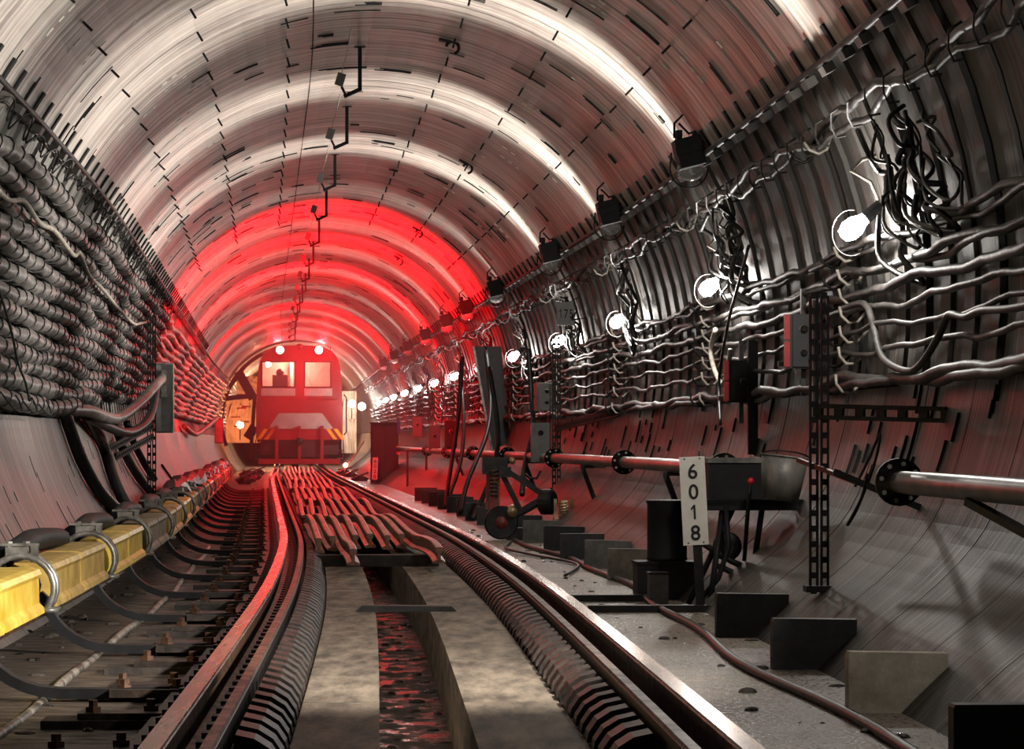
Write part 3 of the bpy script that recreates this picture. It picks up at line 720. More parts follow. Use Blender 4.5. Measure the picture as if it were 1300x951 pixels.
# cross ties binding the two topmost cables
tb = thing('cable_ties', 'row of thin wire ties binding the two topmost right wall cables', 'wire', PW(12, 23, .09))
for k, s in enumerate(srange(11.2, 40, .55)):
    part('tie', MB().tube([PW(s, 24.6, .07), PW(s + .02, 24.4, .13), PW(s + .12, 22.9, .14), PW(s + .2, 21.6, .12), PW(s + .2, 21.4, .07)], .006, 4), M['right_cable'], tb, world=True)
loose('drooping_cable', [PW(s, a, .12) for s, a in ((17.2, 1.2), (16.5, 1), (16.2, -2), (15.85, -6), (15.1, -8), (14.7, -7.4), (14.3, -4.5), (14.1, -2.6), (13.7, -3.2), (13.3, -2.9), (12.6, -3.3), (11, -3.2))], .018, M['right_cable'], 'cable dropping in a deep V on the right wall near the slotted post', 'cable')
loose('hanging_wire', [PW(s, a, .24) for s, a in ((19.8, 13.7), (20.6, 8.6), (21.3, 3), (21.7, -5.9), (21.2, -14))], .011, M['cable_dark'], 'thin black wire hanging past the second bulb to the red-striped box', 'wire')
loose('hanging_cable', [PW(s, a, .16) for s, a in ((22.6, 3), (22.9, -.5), (22.6, -4.2), (22.1, -6.6), (21.9, -4), (21.8, -1))], .018, M['pale_cord'], 'short white cable loop below the second bulb', 'cable')
rng = random.Random(5)
k = 0
for s0, a0, a1, n in ((15.0, 22, 1.5, 7), (14.4, 20, 4, 4), (21.6, 23, 6, 8), (28.2, 22, 4, 7), (33.6, 21, 3, 7), (39.8, 21, 0, 6), (46, 21, 0, 6), (52, 21, -4, 6), (58.5, 21, -6, 5), (63, 21, -6, 5), (68, 21, -6, 4)):
    t = thing('cable_tangle', f'tangle of thin black cables on the right wall, {nth(k)} to the camera', 'cable', PW(s0, a0, .1), 'black cable tangles beside the bulbs'); k += 1
    for q in range(n):
        so = s0 + rng.uniform(-.5, .5); b = rng.uniform(a1, a1 + 8); L = []
        for h in range(9):
            f_ = h / 8
            L.append(PW(so + rng.uniform(-.07, .07) + .25 * math.sin(f_ * 3 + q), a0 - rng.uniform(0, 2) + (b - a0) * f_, rng.uniform(.05, .17)))
        L += [PW(so + .35, b + 1.5, .15), PW(so + .5, b + 4 + rng.uniform(0, 4), .1)]
        part('strand', MB().tube(smooth(L, 5), rng.choice((.006, .009, .012, .016)), 5), M['cable_dark'] if q % 3 else M['right_cable'], t, True, world=True)

# ------------------------------------------------------------------ right: posts, boxes, pipe
def slotted(s, u, z0, z1, label, arm_end, arm_z):
    t = thing('slotted_post', label, 'post', P(s, u, z0))
    sx = FR(s).to_3x3() @ Vector((1, 0, 0)); b0 = P(s, u, z0); b1 = P(s, u, z1)
    mb = MB(); mb.perf(b0 - sx * .022, b1 - sx * .022, .046, .012, .07, sx); mb.perf(b0 + sx * .03, b1 + sx * .03, .042, .012, .07, sx)
    part('upright', mb, M['sooty'], t, world=True)
    part('arm', MB().perf(P(s, u, arm_z), arm_end, .075, .03, .1, (0, 0, 1)), M['sooty'], t, world=True)
    part('foot', MB().box((u, 0, z0 + .01), (.13, .12, .03), FR(s)), M['sooty'], t, world=True)
    return t
t = slotted(14.85, 1.895, .1, 1.5, 'slotted black post with a bracket arm, nearest post on the right', PW(14.5, -12.5, .0), .95)
part('cover_strip', MB().box((1.885, .04, 1.2), (.026, .02, .56), FR(14.85)), M['lightgrey'], t, world=True, label='pale grey strip')
t = slotted(34.0, 2.19, .28, 1.93, 'slotted black post with a long bracket arm in front of the two pale grey boxes', PW(30.2, -8.9, .0), .95)
t = thing('slotted_post', 'dark post behind the red-striped black box on the right wall', 'post', P(20.9, 2.38, .72))
part('upright', MB().box((2.37, 0, 1.1), (.065, .05, .76), FR(20.9)), M['black'], t, world=True)
part('arm', MB().bar(P(20.9, 2.37, .8), PW(20.9, -15, -.02), .04, .03), M['black'], t, world=True)
def ebox(s, u0, u1, z0, z1, depth, mm, label, knobs, stripe, frame=True):
    t = thing('switch_box', label, 'box', FR(s, (u0 + u1) / 2, z0)); W_ = u1 - u0; H = z1 - z0
    part('case', MB().box((0, depth / 2, H / 2), (W_, depth, H)), mm, t)
    part('lid', MB().box((W_ * .04, -.012, H / 2), (W_ * .8, .03, H * .94)), mm, t)
    for x, z, r in knobs:
        kb = part('knob', MB().lathe([(r, 0), (r, .02), (r * .75, .035), (.001, .035)], 14, Matrix.Translation((x * W_, -.026, z * H)) @ Matrix.Rotation(PI / 2, 4, 'X')), M['black'], t, label='black round knob')
        part('collar', MB().lathe([(r * 1.25, 0), (r * 1.25, .008), (r, .012)], 14, Matrix.Translation((x * W_, -.026, z * H)) @ Matrix.Rotation(PI / 2, 4, 'X')), M['clamp'], kb)
    if stripe:
        for e in (0, 1): part('stripe', MB().box((-W_ / 2 - .012, .0, H * (.26 + .5 * e)), (.03, .05, H * .46)), M['red'], t, label='red strip')  # two separate red strips up the left edge
    if frame:
        part('frame', MB().box((W_ * .35, depth + .03, H / 2), (.03, .04, H * 2.0)).box((W_ * .35, depth + .06, H * .1), (.3, .03, .03)), M['grey'], t)
    return t
ebox(18.5, 2.26, 2.40, 1.24, 1.56, .2, M['boxgrey'], 'dark grey switch box with two black knobs and a red edge strip', [(.1, .72, .022), (.1, .28, .018)], True)
ebox(20.95, 2.21, 2.35, 1.07, 1.35, .2, M['black'], 'black switch box with a red edge strip left of the dark post', [(.2, .5, .018)], True)
ebox(34.3, 2.0, 2.19, 1.14, 1.45, .16, M['lightgrey'], 'pale grey box with two knobs, upper of the pair on the slotted post', [(.1, .7, .022), (.1, .3, .018)], True, False)
ebox(34.3, 1.95, 2.16, .58, 1.01, .16, M['lightgrey'], 'pale grey box with one black knob, lower of the pair on the slotted post', [(-.05, .75, .028)], False, False)
t = thing('number_plate', 'small grey plate numbered 175 high on the right wall', 'sign', FR(33.2, 2.2, 2.04))
part('plate', MB().box((.02, 0, .12), (.19, .012, .25)), M['lightgrey'], t)
part('hanger', MB().bar((.02, .01, .22), (.16, .02, .3), .02, .01).bar((.1, .01, .05), (.26, .02, .08), .02, .01), M['sooty'], t)
FONT = {}
def digit_mesh(ch, size):
    c = bpy.data.curves.new('digit', 'FONT'); c.body = ch; c.size = size; c.align_x = 'CENTER'; c.extrude = .0015; c.offset = size * .012
    o = bpy.data.objects.new('digit', c); COL.objects.link(o)
    bpy.context.view_layer.update()
    me = bpy.data.meshes.new_from_object(o.evaluated_get(bpy.context.evaluated_depsgraph_get()))
    bpy.data.objects.remove(o)
    if ch == '1':
        me = MB().prism([(-.04 * size, 0), (.05 * size, 0), (.05 * size, .7 * size), (-.03 * size, .7 * size), (-.17 * size, .53 * size), (-.17 * size, .43 * size), (-.04 * size, .55 * size)], -.0015, .0015, Matrix.Rotation(-PI / 2, 4, 'X')).mesh('digit', None)
    me.materials.clear(); me.materials.append(M['digit']); me.name = 'digit'
    return me
for j, ch in enumerate('175'):
    inst('digit', digit_mesh(ch, .13), Matrix.Translation((-.035 + .055 * j, -.009, .075)) @ Matrix.Diagonal((.7, 1, 1, 1)) @ Matrix.Rotation(PI / 2, 4, 'X'), t)
def marker(s, u, z0, z1, w_, text, label, tilt, foot):
    t = thing('distance_marker', label, 'sign', FR(s, u, z0) @ Matrix.Rotation(tilt, 4, 'Y'))
    H = z1 - z0
    part('plate', MB().box((0, 0, H / 2), (w_, .008, H)), M['white'], t)
    for j, ch in enumerate(text):
        z = H * (.955 - .232 * j) - H * .2
        inst('digit', digit_mesh(ch, H * .235), Matrix.Translation((.0, -.0065, z)) @ Matrix.Rotation(PI / 2, 4, 'X'), t)
    for x in (-.3, .3):
        for z in (.025, .975): part('screw', MB().cyl((x * w_, -.006, z * H), (x * w_, -.003, z * H), .005, 8), M['black'], t)
    part('stake', MB().box((.01, .02, (foot + H * .9) / 2), (.05, .025, H * .9 - foot)), M['sooty'], t)
    part('tie', MB().tube([(w_ * .35, 0, H + .0), (w_ * .38, .0, H + .03), (w_ * .3, .02, H + .035), (w_ * .25, .02, H + .01)], .006, 5), M['clamp'], t)
    return t
marker(17.8, 1.63, .22, .722, .145, '6018', 'tall white marker plate reading 6018 in black digits', -.05, -.36)
marker(71, 1.52, -.06, .44, .125, '6020', 'small far white marker plate reading 6020 beside the dark cabinet', .04, -.1)

ps = srange(8.0, 13.78, .6)
def pipe(ss, label):
    t = thing('pipe', label, 'pipe', P(ss[0], 2.085, .63))
    part('tube', MB().tube([P(s, 2.085, .63) for s in ss], .05, 14), M['pipe'], t, True, world=True)
    return t
def flange(t, s, both=True):
    m = FR(s, 2.085, .63) @ Matrix.Rotation(-PI / 2, 4, 'X')
    fl = part('flange', MB().lathe([(.05, -.06), (.056, -.02), (.105, -.02), (.105, .02), (.056, .02), (.05, .06)], 20, m), M['sooty'], t, True, world=True)
    o = r = fl
    mb = MB()
    for q in range(8):
        a = 2 * PI * q / 8 + .2; c = m @ Vector((.082 * math.cos(a), .082 * math.sin(a), -.03)); e = m @ Vector((.082 * math.cos(a), .082 * math.sin(a), .03)); mb.cyl(c, e, .011, 6)
    part('flange_bolts', mb, M['clamp'], fl, world=True)
def support(t, s):
    part('bracket', MB().bar(P(s, 2.02, .56), PW(s, -30, .0), .05, .04).bar(P(s, 2.0, .57), P(s, 2.24, .57), .05, .03), M['sooty'], t, world=True)
p1 = pipe(srange(8.0, 13.72, .5), 'near length of grey water pipe ending in a bolted flange on the right haunch')
flange(p1, 13.7); support(p1, 9.0)
part('bracket', MB().bar(P(11.9, 2.05, .58), PW(11.4, -24.5, .0), .04, .03), M['sooty'], p1, world=True)
p2 = pipe(srange(19.2, 80, .9), 'long grey water pipe with flanges running along the right haunch')
for s in (20.2, 26.6, 33.1, 39.5, 46, 52.4, 59): flange(p2, s)
for s in (23, 29.5, 36, 42.5, 49): support(p2, s)
t = thing('pipe_bracket', 'rusty pipe bracket with twisted wire and no pipe, beside the nearest slotted post', 'bracket', PW(14.5, -22, .02))
part('strut', MB().bar(P(14.4, 1.9, .67), PW(14.4, -22.5, .0), .035, .03), M['sooty'], t, world=True)
part('strut', MB().bar(P(15.0, 1.82, .72), P(14.5, 2.02, .62), .02, .02), M['machine_red'], t, world=True)
part('wire', MB().tube(smooth([P(14.4, 2.0, .6), P(14.4, 2.06, .72), P(14.3, 2.1, .84), P(14.35, 2.08, .7), P(14.45, 2.02, .5), P(14.5, 1.98, .42), P(14.4, 2.03, .55), P(14.35, 2.05, .66)], 5), .007, 5), M['sooty'], t, True, world=True)

# ------------------------------------------------------------------ concrete footing blocks along the right haunch
bs = [8.9, 11.05, 13.15, 15.32, 19.6, 21.65, 23.53, 25.4, 27.4, 29.5, 31.6, 33.7, 35.8, 37.9, 40, 42.1, 44.2, 46.3, 48.4, 50.5]
kinds = ['blockdark', 'blocklit', 'blockdark', 'blockdark', 'blockdark', 'block', 'blockmid', 'blockdark', 'blockdark', 'blockmid', 'blockdark', 'blockmid', 'blockdark', 'blockdark', 'blockmid', 'blockdark', 'blockdark', 'blockdark', 'blockdark', 'blockdark']
cn = dict(block='pale concrete', blocklit='cream-lit concrete', blockdark='tarred black', blockmid='grey concrete')
for i, (s, kd) in enumerate(zip(bs, kinds)):
    jw = random.uniform(-.02, .02)
    solo('footing_block', MB().prism([(-.19, 0), (.16, 0), (.165, .21), (-.185, .215 + jw * .3), (-.19, .2)], -.0, .09, FR(s, 1.65 + jw, -.15)), M[kd],
         f'{cn[kd]} footing block at the foot of the right haunch, {nth(i)} to the camera', 'block', P(s, 1.65, -.15), 'footing blocks along the right haunch')
solo('ground_cable', MB().tube([P(s, 1.44 + .07 * math.sin(s * .35) + .03 * math.sin(s * 1.3), -.132) for s in srange(9, 30, .4)], .02, 7), M['cable_dark'], 'dark cable lying along the wet right walkway', 'cable', P(9, 1.44, -.15), smooth=True)
loose('ground_cable', [P(29, 1.3, -.13), P(27.5, 1.15, -.13), P(26, 1.25, -.13), P(24, 1.45, -.13), P(22, 1.2, -.13)], .012, M['cable_dark'], 'thin dark wire curving over the walkway near the trolley jib', 'wire')
for i, (s, a, b) in enumerate(((17.6, 1.0, 1.74), (18.8, .98, 1.42))):
    solo('steel_bar', MB().box(((a + b) / 2, 0, -.13), (b - a, .07, .04), FR(s)), M['sooty'], f'dark steel bar lying across the right walkway, {("nearer", "farther")[i]} of two', 'bar', P(s, (a + b) / 2, -.15), 'bars across the walkway')

# drum, boxes by the marker
solo('black_box', MB().box((0, .16, .115), (.36, .32, .23)).box((0, .16, .225), (.38, .34, .02)) and MB().box((0, 0, .115), (.36, .3, .23), FR(19.1, 1.585, -.15)).box((0, 0, .222), (.375, .315, .018), FR(19.1, 1.585, -.15)), M['black'], 'low black box under the black drum beside the 6018 marker', 'box', P(19.1, 1.585, -.15))
t = thing('drum', 'tall black drum standing on the low black box', 'drum', FR(19.1, 1.6, .085))
part('body', MB().lathe([(.122, 0), (.126, .01), (.122, .02), (.122, .34), (.126, .35), (.126, .36), (.118, .362), (.001, .355)], 26), M['black'], t, True)
part('rim', MB().lathe([(.124, .35), (.129, .355), (.129, .366), (.12, .366)], 26), M['sooty'], t, True)
t = thing('small_box', 'small dark grey box on the walkway left of the 6018 marker stake', 'box', FR(18.3, 1.47, -.15))
part('case', MB().box((0, .08, .09), (.11, .16, .18)), M['blockmid'], t); part('lid', MB().box((0, .08, .186), (.118, .168, .014)), M['sooty'], t)

# tool trolley with trough and bucket
t = thing('tool_trolley', 'black tubular trolley frame with a red-tipped lever behind the 6018 marker', 'trolley', P(18.2, 1.75, -.15))
fr_ = FR(18.2)
def L3(u, y, z): return fr_ @ Vector((u, y, z))
part('deck', MB().box((1.98, 0, .455), (.6, .3, .035), fr_).box((1.98, -.14, .44), (.6, .02, .06), fr_), M['black'], t, world=True)
for a, b in (((1.82, -.1, .44), (1.72, -.3, -.13)), ((1.9, 0, .44), (1.62, -.1, -.13)), ((2.05, -.1, .44), (1.99, -.1, .02)), ((1.76, -.1, .1), (2.0, -.15, .0))):
    part('leg', MB().tube([L3(*a), L3(*b)], .018, 7), M['black'], t, True, world=True)
part('curved_bar', MB().tube([L3(1.7, -.1, .22), L3(1.86, -.12, .12), L3(1.99, -.12, .06), L3(2.0, -.12, -.02), L3(1.93, -.12, -.08), L3(1.78, -.1, -.13)], .018, 8), M['black'], t, True, world=True)
part('curved_bar', MB().tube([L3(1.66, -.2, -.12), L3(1.78, -.2, .02), L3(1.84, -.2, .2), L3(1.83, -.15, .43)], .016, 8), M['black'], t, True, world=True)
lv = part('lever', MB().tube([L3(1.93, -.2, .12), L3(1.95, -.2, .4), L3(1.965, -.2, .56)], .013, 7), M['black'], t, True, world=True)
part('lever_tip', MB().ball(L3(1.968, -.2, .58), .02, 10), M['red'], lv, True, world=True, label='red ball tip')
for u in (1.85,):
    wh = part('wheel', MB().lathe([(.03, -.02), (.075, -.025), (.085, -.015), (.085, .015), (.075, .025), (.03, .02)], 18, fr_ @ Matrix.Translation((u, -.05, .2)) @ Matrix.Rotation(PI / 2, 4, 'X')), M['sooty'], t, True, world=True)
tr = thing('trough_box', 'dark open box with a pale rim lying behind the 6018 marker', 'box', FR(18.3, 1.92, .473))
part('body', MB().box((0, .2, .11), (.33, .5, .22)), M['black'], tr)
part('rim', MB().box((0, -.05, .225), (.35, .03, .03)).box((-.165, .2, .225), (.03, .5, .03)).box((.165, .2, .225), (.03, .5, .03)), M['galv'], tr, label='pale dusty rim')
bk = thing('bucket', 'dented galvanised bucket right of the dark open box', 'bucket', FR(17.6, 2.08, .475) @ Matrix.Rotation(.12, 4, 'Y'))
part('body', MB().lathe([(.001, .004), (.105, 0), (.135, .25), (.128, .25), (.1, .012)], 24), M['galv'], bk, True)
part('rim', MB().tube([(.134 * math.cos(q), .134 * math.sin(q), .25) for q in np.linspace(0, 2 * PI, 25)], .007, 6), M['galv'], bk, True)
part('handle', MB().tube([(.134 * math.cos(q), -.02 - .1 * math.sin(q), .25 + .03 * math.sin(q)) for q in np.linspace(0, PI, 14)], .005, 5), M['sooty'], bk, True)

# jib machine by the walkway
t = thing('rail_jib', 'small rusty jib machine with wheel and slanted arms on the right walkway', 'machine', FR(30.4, 1.3, -.15))
part('wheel', MB().lathe([(.04, -.05), (.15, -.055), (.165, -.03), (.165, .03), (.15, .055), (.04, .05)], 24, Matrix.Translation((.02, 0, .17)) @ Matrix.Rotation(PI / 2, 4, 'X')), M['sooty'], t)
part('hub', MB().lathe([(.001, -.08), (.06, -.08), (.07, -.05), (.07, .05), (.001, .06)], 14, Matrix.Translation((.02, 0, .17)) @ Matrix.Rotation(PI / 2, 4, 'X')), M['machine_red'], t, True)
part('column', MB().bar((-.05, 0, .2), (-.04, .02, .78), .1, .07).bar((-.12, 0, .3), (-.1, .02, .8), .03, .03), M['machine_red'], t)
part('spring', MB().tube([(-.05 + .035 * math.cos(q), -.06 + .035 * math.sin(q), .42 + q * .006) for q in np.linspace(0, 44, 120)], .008, 5), M['steel'], t)
part('head', MB().box((-.04, .02, .72), (.24, .14, .16)).box((.05, 0, .66), (.12, .16, .1)), M['sooty'], t)
part('lamp_cap', MB().ball((.12, -.06, .77), .035, 10), M['brass'], t, True)
for a, b, w_ in (((.0, 0, .72), (.46, 0, .42), .05), ((.02, 0, .66), (.2, 0, .3), .05), ((.1, -.03, .22), (.5, 0, .46), .06), ((.05, .05, .17), (.44, .05, .38), .05), ((.2, 0, .62), (.32, .0, .52), .03)):
    part('arm', MB().bar(a, b, w_, .05), M['sooty'], t)
part('clutch', MB().lathe([(.03, -.07), (.1, -.07), (.125, -.05), (.125, .05), (.1, .07), (.03, .07)], 18, Matrix.Translation((.47, .03, .37)) @ Matrix.Rotation(PI / 2, 4, 'Y') @ Matrix.Rotation(.5, 4, 'X')), M['sooty'], t)
part('roller', MB().cyl((.12, -.1, .27), (.12, .02, .3), .05, 12), M['brass'], t, True)
cg = part('cage', MB().box((.54, -.06, .29), (.03, .03, .22)).box((.7, -.06, .29), (.03, .03, .22)).box((.62, -.06, .2), (.19, .12, .03)), M['brass'], t)
part('coil', MB().tube([(.62 + .04 * math.cos(q), -.06 + .03 * math.sin(q), .22 + q * .004) for q in np.linspace(0, 40, 100)], .01, 5), M['brass'], cg)
part('tool_case', MB().box((.625, -.04, .09), (.2, .14, .2)), M['brass'], t); part('case_panel', MB().box((.625, -.115, .09), (.15, .012, .14)), M['clamp'], t)
part('base', MB().box((.35, .06, .06), (.55, .2, .12)), M['sooty'], t)
part('post', MB().cyl((.36, -.06, 0), (.36, -.06, .17), .055, 14), M['lightgrey'], t, True)
part('feeder', MB().tube([(.25, 0, .64), (.3, -.05, .6), (.36, -.05, .6), (.4, -.03, .67)], .012, 6), M['black'], t, True)

# leaning board, hanging hoses
c = [(1.95, 2.13), (2.33, 2.13), (2.47, .80), (2.2, .68)]
lb = thing('leaning_board', 'tall dark board leaning askew against the right wall cables', 'board', P(43.8, 2.2, .7))
part('sheet', MB().prism(c, -.02, .02, FR(43.8)), M['boxgrey'], lb, world=True)
part('edge', MB().prism([(1.93, 2.13), (1.96, 2.13), (2.22, .67), (2.19, .67)], -.03, .03, FR(43.8)), M['clamp'], lb, world=True, label='pale worn edge strip')
part('batten', MB().prism([(2.1, 2.13), (2.13, 2.13), (2.34, .74), (2.31, .74)], -.032, .0, FR(43.8)), M['black'], lb, world=True)
for i, q in enumerate(([(41, 1.92, 2.0), (41, 1.98, 1.4), (40.6, 1.9, .9), (40, 1.62, .3), (39.6, 1.5, -.1)], [(37, 2.14, 1.9), (37, 2.18, 1.3), (36.6, 2.16, .95), (36, 2.02, .55), (35.6, 1.95, .2)], [(38, 1.75, 1.7), (37.5, 1.82, .9), (37, 1.7, .4), (36.5, 1.45, -.1)],
                       [(47, 1.95, 1.8), (46.5, 1.98, 1.1), (46, 1.9, .5), (45.5, 1.7, .0)], [(44, 1.8, 2.0), (44, 1.75, 1.2), (43.5, 1.62, .5), (43, 1.5, -.1)])):
    loose('hanging_hose', [P(*p) for p in q], .03, M['cable_dark'], f'black hose hanging near the leaning board, {nth(i)} to the camera' if i else 'black hose hanging left of the leaning board down to the walkway', 'hose', n=8, group='black hoses near the leaning board')

# far right clutter
t = thing('cabinet', 'dark metal cabinet standing on the far right walkway behind the 6020 marker', 'cabinet', FR(72, 1.5, -.15))
part('body', MB().box((.29, .25, .68), (.62, .5, 1.36)), M['black'], t)
part('door', MB().box((.15, -.01, .7), (.28, .03, 1.2)), M['sooty'], t); part('door', MB().box((.44, -.01, .7), (.28, .03, 1.2)), M['sooty'], t)
part('top', MB().box((.29, .25, 1.375), (.66, .54, .03)), M['black'], t)
part('tag', MB().box((.6, -.02, 1.3), (.06, .02, .33)), M['blue'], t, label='small blue tag')
part('sockets', MB().box((.6, -.03, .75), (.08, .04, .2)), M['brass'], t)
t = thing('work_bench', 'dark low table with cables in front of the far right wall', 'table', FR(60, 1.75, -.15))
part('top', MB().box((.2, 0, .78), (.5, .6, .04)), M['sooty'], t)
for x in (0, .36): part('leg', MB().box((x, -.25, .4), (.04, .04, .76)), M['sooty'], t)
for i, (s, u, z0, z1) in enumerate(((52, 2.12, .7, 1.15), (57, 2.12, .6, 1.1), (50, 2.2, 1.3, 1.55), (63, 2.1, .9, 1.3))):
    ebox(s, u - .1, u + .1, z0, z1, .15, M['boxgrey'] if i % 2 else M['black'], f'{("black", "grey")[i % 2]} equipment box on the cluttered far right wall, {nth(i)} to the camera', [(0, .6, .03)], False, False)
t = thing('signal_stand', 'bent stand with a small red lamp beside the locomotive on the right', 'lamp', FR(86, 1.15, -.15))
part('stand', MB().tube([(0, 0, 0), (.05, 0, .25), (.3, .1, .55), (.55, .1, .95)], .02, 6), M['clamp'], t, True)
part('red_lens', MB().ball((.05, -.02, .3), .06, 12), M['redlamp'], t, True)
part('base', MB().box((0, 0, .02), (.3, .3, .04)), M['sooty'], t)
point('stand_light', FR(86, 1.2, .15) @ Vector((0, -.15, .05)), 12, (1, .05, .04), .05)
rng = random.Random(9)
for i in range(12):
    s = 74 + i * 1.7; u = rng.choice((-1.3, 1.25, 1.4, -1.45)) + rng.uniform(-.1, .1)
    solo('scrap_heap', MB().ball(P(s, u, -.12), .16, 8, (1.2, 1, .7)).bar(P(s - .3, u - .2, -.1), P(s + .2, u + .2, .05), .05, .03).bar(P(s, u + .2, -.1), P(s + .3, u - .1, .0), .04, .04), M['mud'], f'small heap of dark scrap beside the far track, {nth(i)} to the camera', 'scrap', P(s, u, -.2), 'scrap heaps beside the far track')

# ------------------------------------------------------------------ locomotive
TS = 101.0
lo = thing('locomotive', 'red diesel locomotive with lit cab windows facing down the tunnel', 'train', FR(TS, 0, 0))
half = [(1.36, .8), (1.38, 1.6), (1.36, 2.6), (1.30, 3.2), (1.2, 3.5), (1.05, 3.7), (.8, 3.82), (.4, 3.87)]
body = [(x, z) for x, z in half] + [(0, 3.88)] + [(-x, z) for x, z in reversed(half)]
n = len(body); sh = MB()
for i in range(n - 1):
    (x0, z0), (x1, z1) = body[i], body[i + 1]; k = .94
    sh.add([(x0, 0, z0), (x1, 0, z1), (x1, 2.2, z1), (x0, 2.2, z0), (x0 * k, 0, z0), (x1 * k, 0, z1 - .05), (x1 * k, 2.2, z1 - .05), (x0 * k, 2.2, z0)], [(0, 1, 2, 3), (4, 7, 6, 5), (0, 4, 5, 1), (3, 2, 6, 7)])
part('cab_shell', sh, M['trainred'], lo, True)
part('engine_hood', MB().prism([(-1.0, .8), (1.0, .8), (1.0, 2.3), (.8, 2.55), (-.8, 2.55), (-1.0, 2.3)], 2.2, 9), M['trainred'], lo)
part('rear_wall', MB().prism([(-1.28, .8), (1.28, .8), (1.26, 2.6), (1.2, 3.2), (1.0, 3.6), (-1.0, 3.6), (-1.2, 3.2), (-1.26, 2.6)], 2.12, 2.18), M['traingrey'], lo)
def poly_front(mb, pts, y0=-.02, y1=.05): mb.prism(pts, y0, y1)
fb = MB()
top = [(1.345, 2.6), (1.30, 3.2), (1.2, 3.5), (1.05, 3.7), (.8, 3.82), (.4, 3.87), (0, 3.88)]
poly_front(fb, [(-1.27, 3.36), (1.27, 3.36), (1.2, 3.5), (1.05, 3.7), (.8, 3.82), (.4, 3.87), (-.4, 3.87), (-.8, 3.82), (-1.05, 3.7), (-1.2, 3.5)])
poly_front(fb, [(-1.36, 2.53), (-1.22, 2.53), (-1.22, 3.36), (-1.27, 3.36)])
poly_front(fb, [(1.02, 2.53), (1.36, 2.53), (1.27, 3.36), (1.02, 3.36)])
poly_front(fb, [(-.13, 2.53), (.15, 2.53), (.15, 3.36), (-.13, 3.36)])
poly_front(fb, [(-1.37, 2.1), (1.37, 2.1), (1.36, 2.53), (-1.36, 2.53)])
part('cab_front', fb, M['trainred'], lo)
for a, b in ((-1.22, -.13), (.15, 1.02)):
    wf = MB()
    for x, z, dx, dz in (((a + b) / 2, 2.54, b - a, .04), ((a + b) / 2, 3.35, b - a, .04), (a + .02, 2.945, .04, .8), (b - .02, 2.945, .04, .8)): wf.box((x, -.03, z), (dx, .03, dz))
    f_ = part('window_frame', wf, M['black'], lo)
    part('pane', MB().box(((a + b) / 2, .0, 2.945), (b - a - .02, .012, .8)), M['glass'], f_)
    part('wiper', MB().bar((b - .3 if a < 0 else a + .3, -.06, 2.5), (b - .1 if a < 0 else a + .1, -.06, 2.85), .02, .015), M['black'], lo)
part('visor', MB().prism([(-1.28, 3.37), (1.28, 3.37), (1.24, 3.42), (-1.24, 3.42)], -.2, 0), M['trainred'], lo)
part('grey_panel', MB().box((-.68, -.035, 2.38), (1.1, .02, .24)), M['traingrey'], lo)
part('grey_panel', MB().box((.6, -.035, 2.38), (.9, .02, .24)), M['traingrey'], lo)
part('nose', MB().prism([(-1.38, .85), (1.38, .85), (1.38, 2.05), (1.3, 2.12), (-1.3, 2.12), (-1.38, 2.05)], -.4, .02), M['trainred'], lo)
part('grey_band', MB().prism([(-1.0, 1.2), (1.08, 1.2), (.72, 1.7), (-.66, 1.7)], -.43, -.4), M['traingrey'], lo, label='pale grey trapezoid on the nose')
for a in (-1.36, -1.12, .98, 1.22):
    d = .24 if a < 0 else -.24
    part('hazard_stripe', MB().prism([(a, .86), (a + .13, .86), (a + .13 + d, 1.2), (a + d, 1.2)] if a < 0 else [(a + .1, .86), (a + .23, .86), (a + .23 + d, 1.2), (a + .1 + d, 1.2)], -.43, -.4), M['hazard'], lo, label='yellow hazard stripe')
part('underframe', MB().box((0, .3, .62), (2.5, .9, .5)), M['traindark'], lo)
part('frame_side', MB().box((-1.2, 4.0, .55), (.1, 8, .3)).box((1.2, 4.0, .55), (.1, 8, .3)), M['traindark'], lo)
for x in (-.72, 0, .72): part('vertical_post', MB().box((x, -.5, .72), (.1 if x else .08, .12, 1.15)), M['trainred'], lo)
part('bumper_beam', MB().box((0, -.5, .16), (2.6, .14, .16)), M['trainred'], lo)
part('lower_panel', MB().box((0, -.3, .6), (1.3, .1, .6)), M['traindark'], lo)
part('coupler', MB().box((0, -.6, .8), (.22, .3, .2)).ball((0, -.75, .8), .12, 10), M['black'], lo)
for x in (-.72, .72):
    for y in (.8, 3, 6.5): part('wheel', MB().lathe([(.1, -.06), (.4, -.06), (.46, -.06), (.46, -.03), (.42, .06), (.1, .06)], 22, Matrix.Translation((x, y, .43)) @ Matrix.Rotation(PI / 2, 4, 'Y')), M['sooty'], lo, True)
for x in (-1.3, 1.3): part('foot_step', MB().box((x, -.1, .5), (.2, .3, .05)).box((x, -.1, .25), (.2, .3, .05)).box((x + .1 * (1 if x > 0 else -1), -.1, .5), (.03, .3, .7)), M['traindark'], lo)
part('handrail', MB().tube([(-1.42, -.2, 1.0), (-1.47, -.2, 1.1), (-1.47, -.2, 2.2), (-1.42, -.2, 2.3)], .025, 6), M['black'], lo, True)
part('handrail', MB().tube([(1.42, -.2, 1.0), (1.5, -.2, 1.1), (1.5, -.2, 2.2), (1.42, -.2, 2.3)], .025, 6), M['black'], lo, True)
part('horn', MB().tube([(0, -.1, 3.8), (0, -.2, 3.83), (0, -.32, 3.83)], [.03, .05, .1], 12), M['trainred'], lo, True)
part('antenna', MB().cyl((1.0, .3, 3.7), (1.0, .3, 3.96), .015, 6), M['black'], lo)
part('seat', MB().box((-.62, .9, 2.5), (.5, .15, .9)).box((-.62, .7, 2.2), (.5, .5, .15)).ball((-.62, .9, 3.02), .13, 10), M['black'], lo)
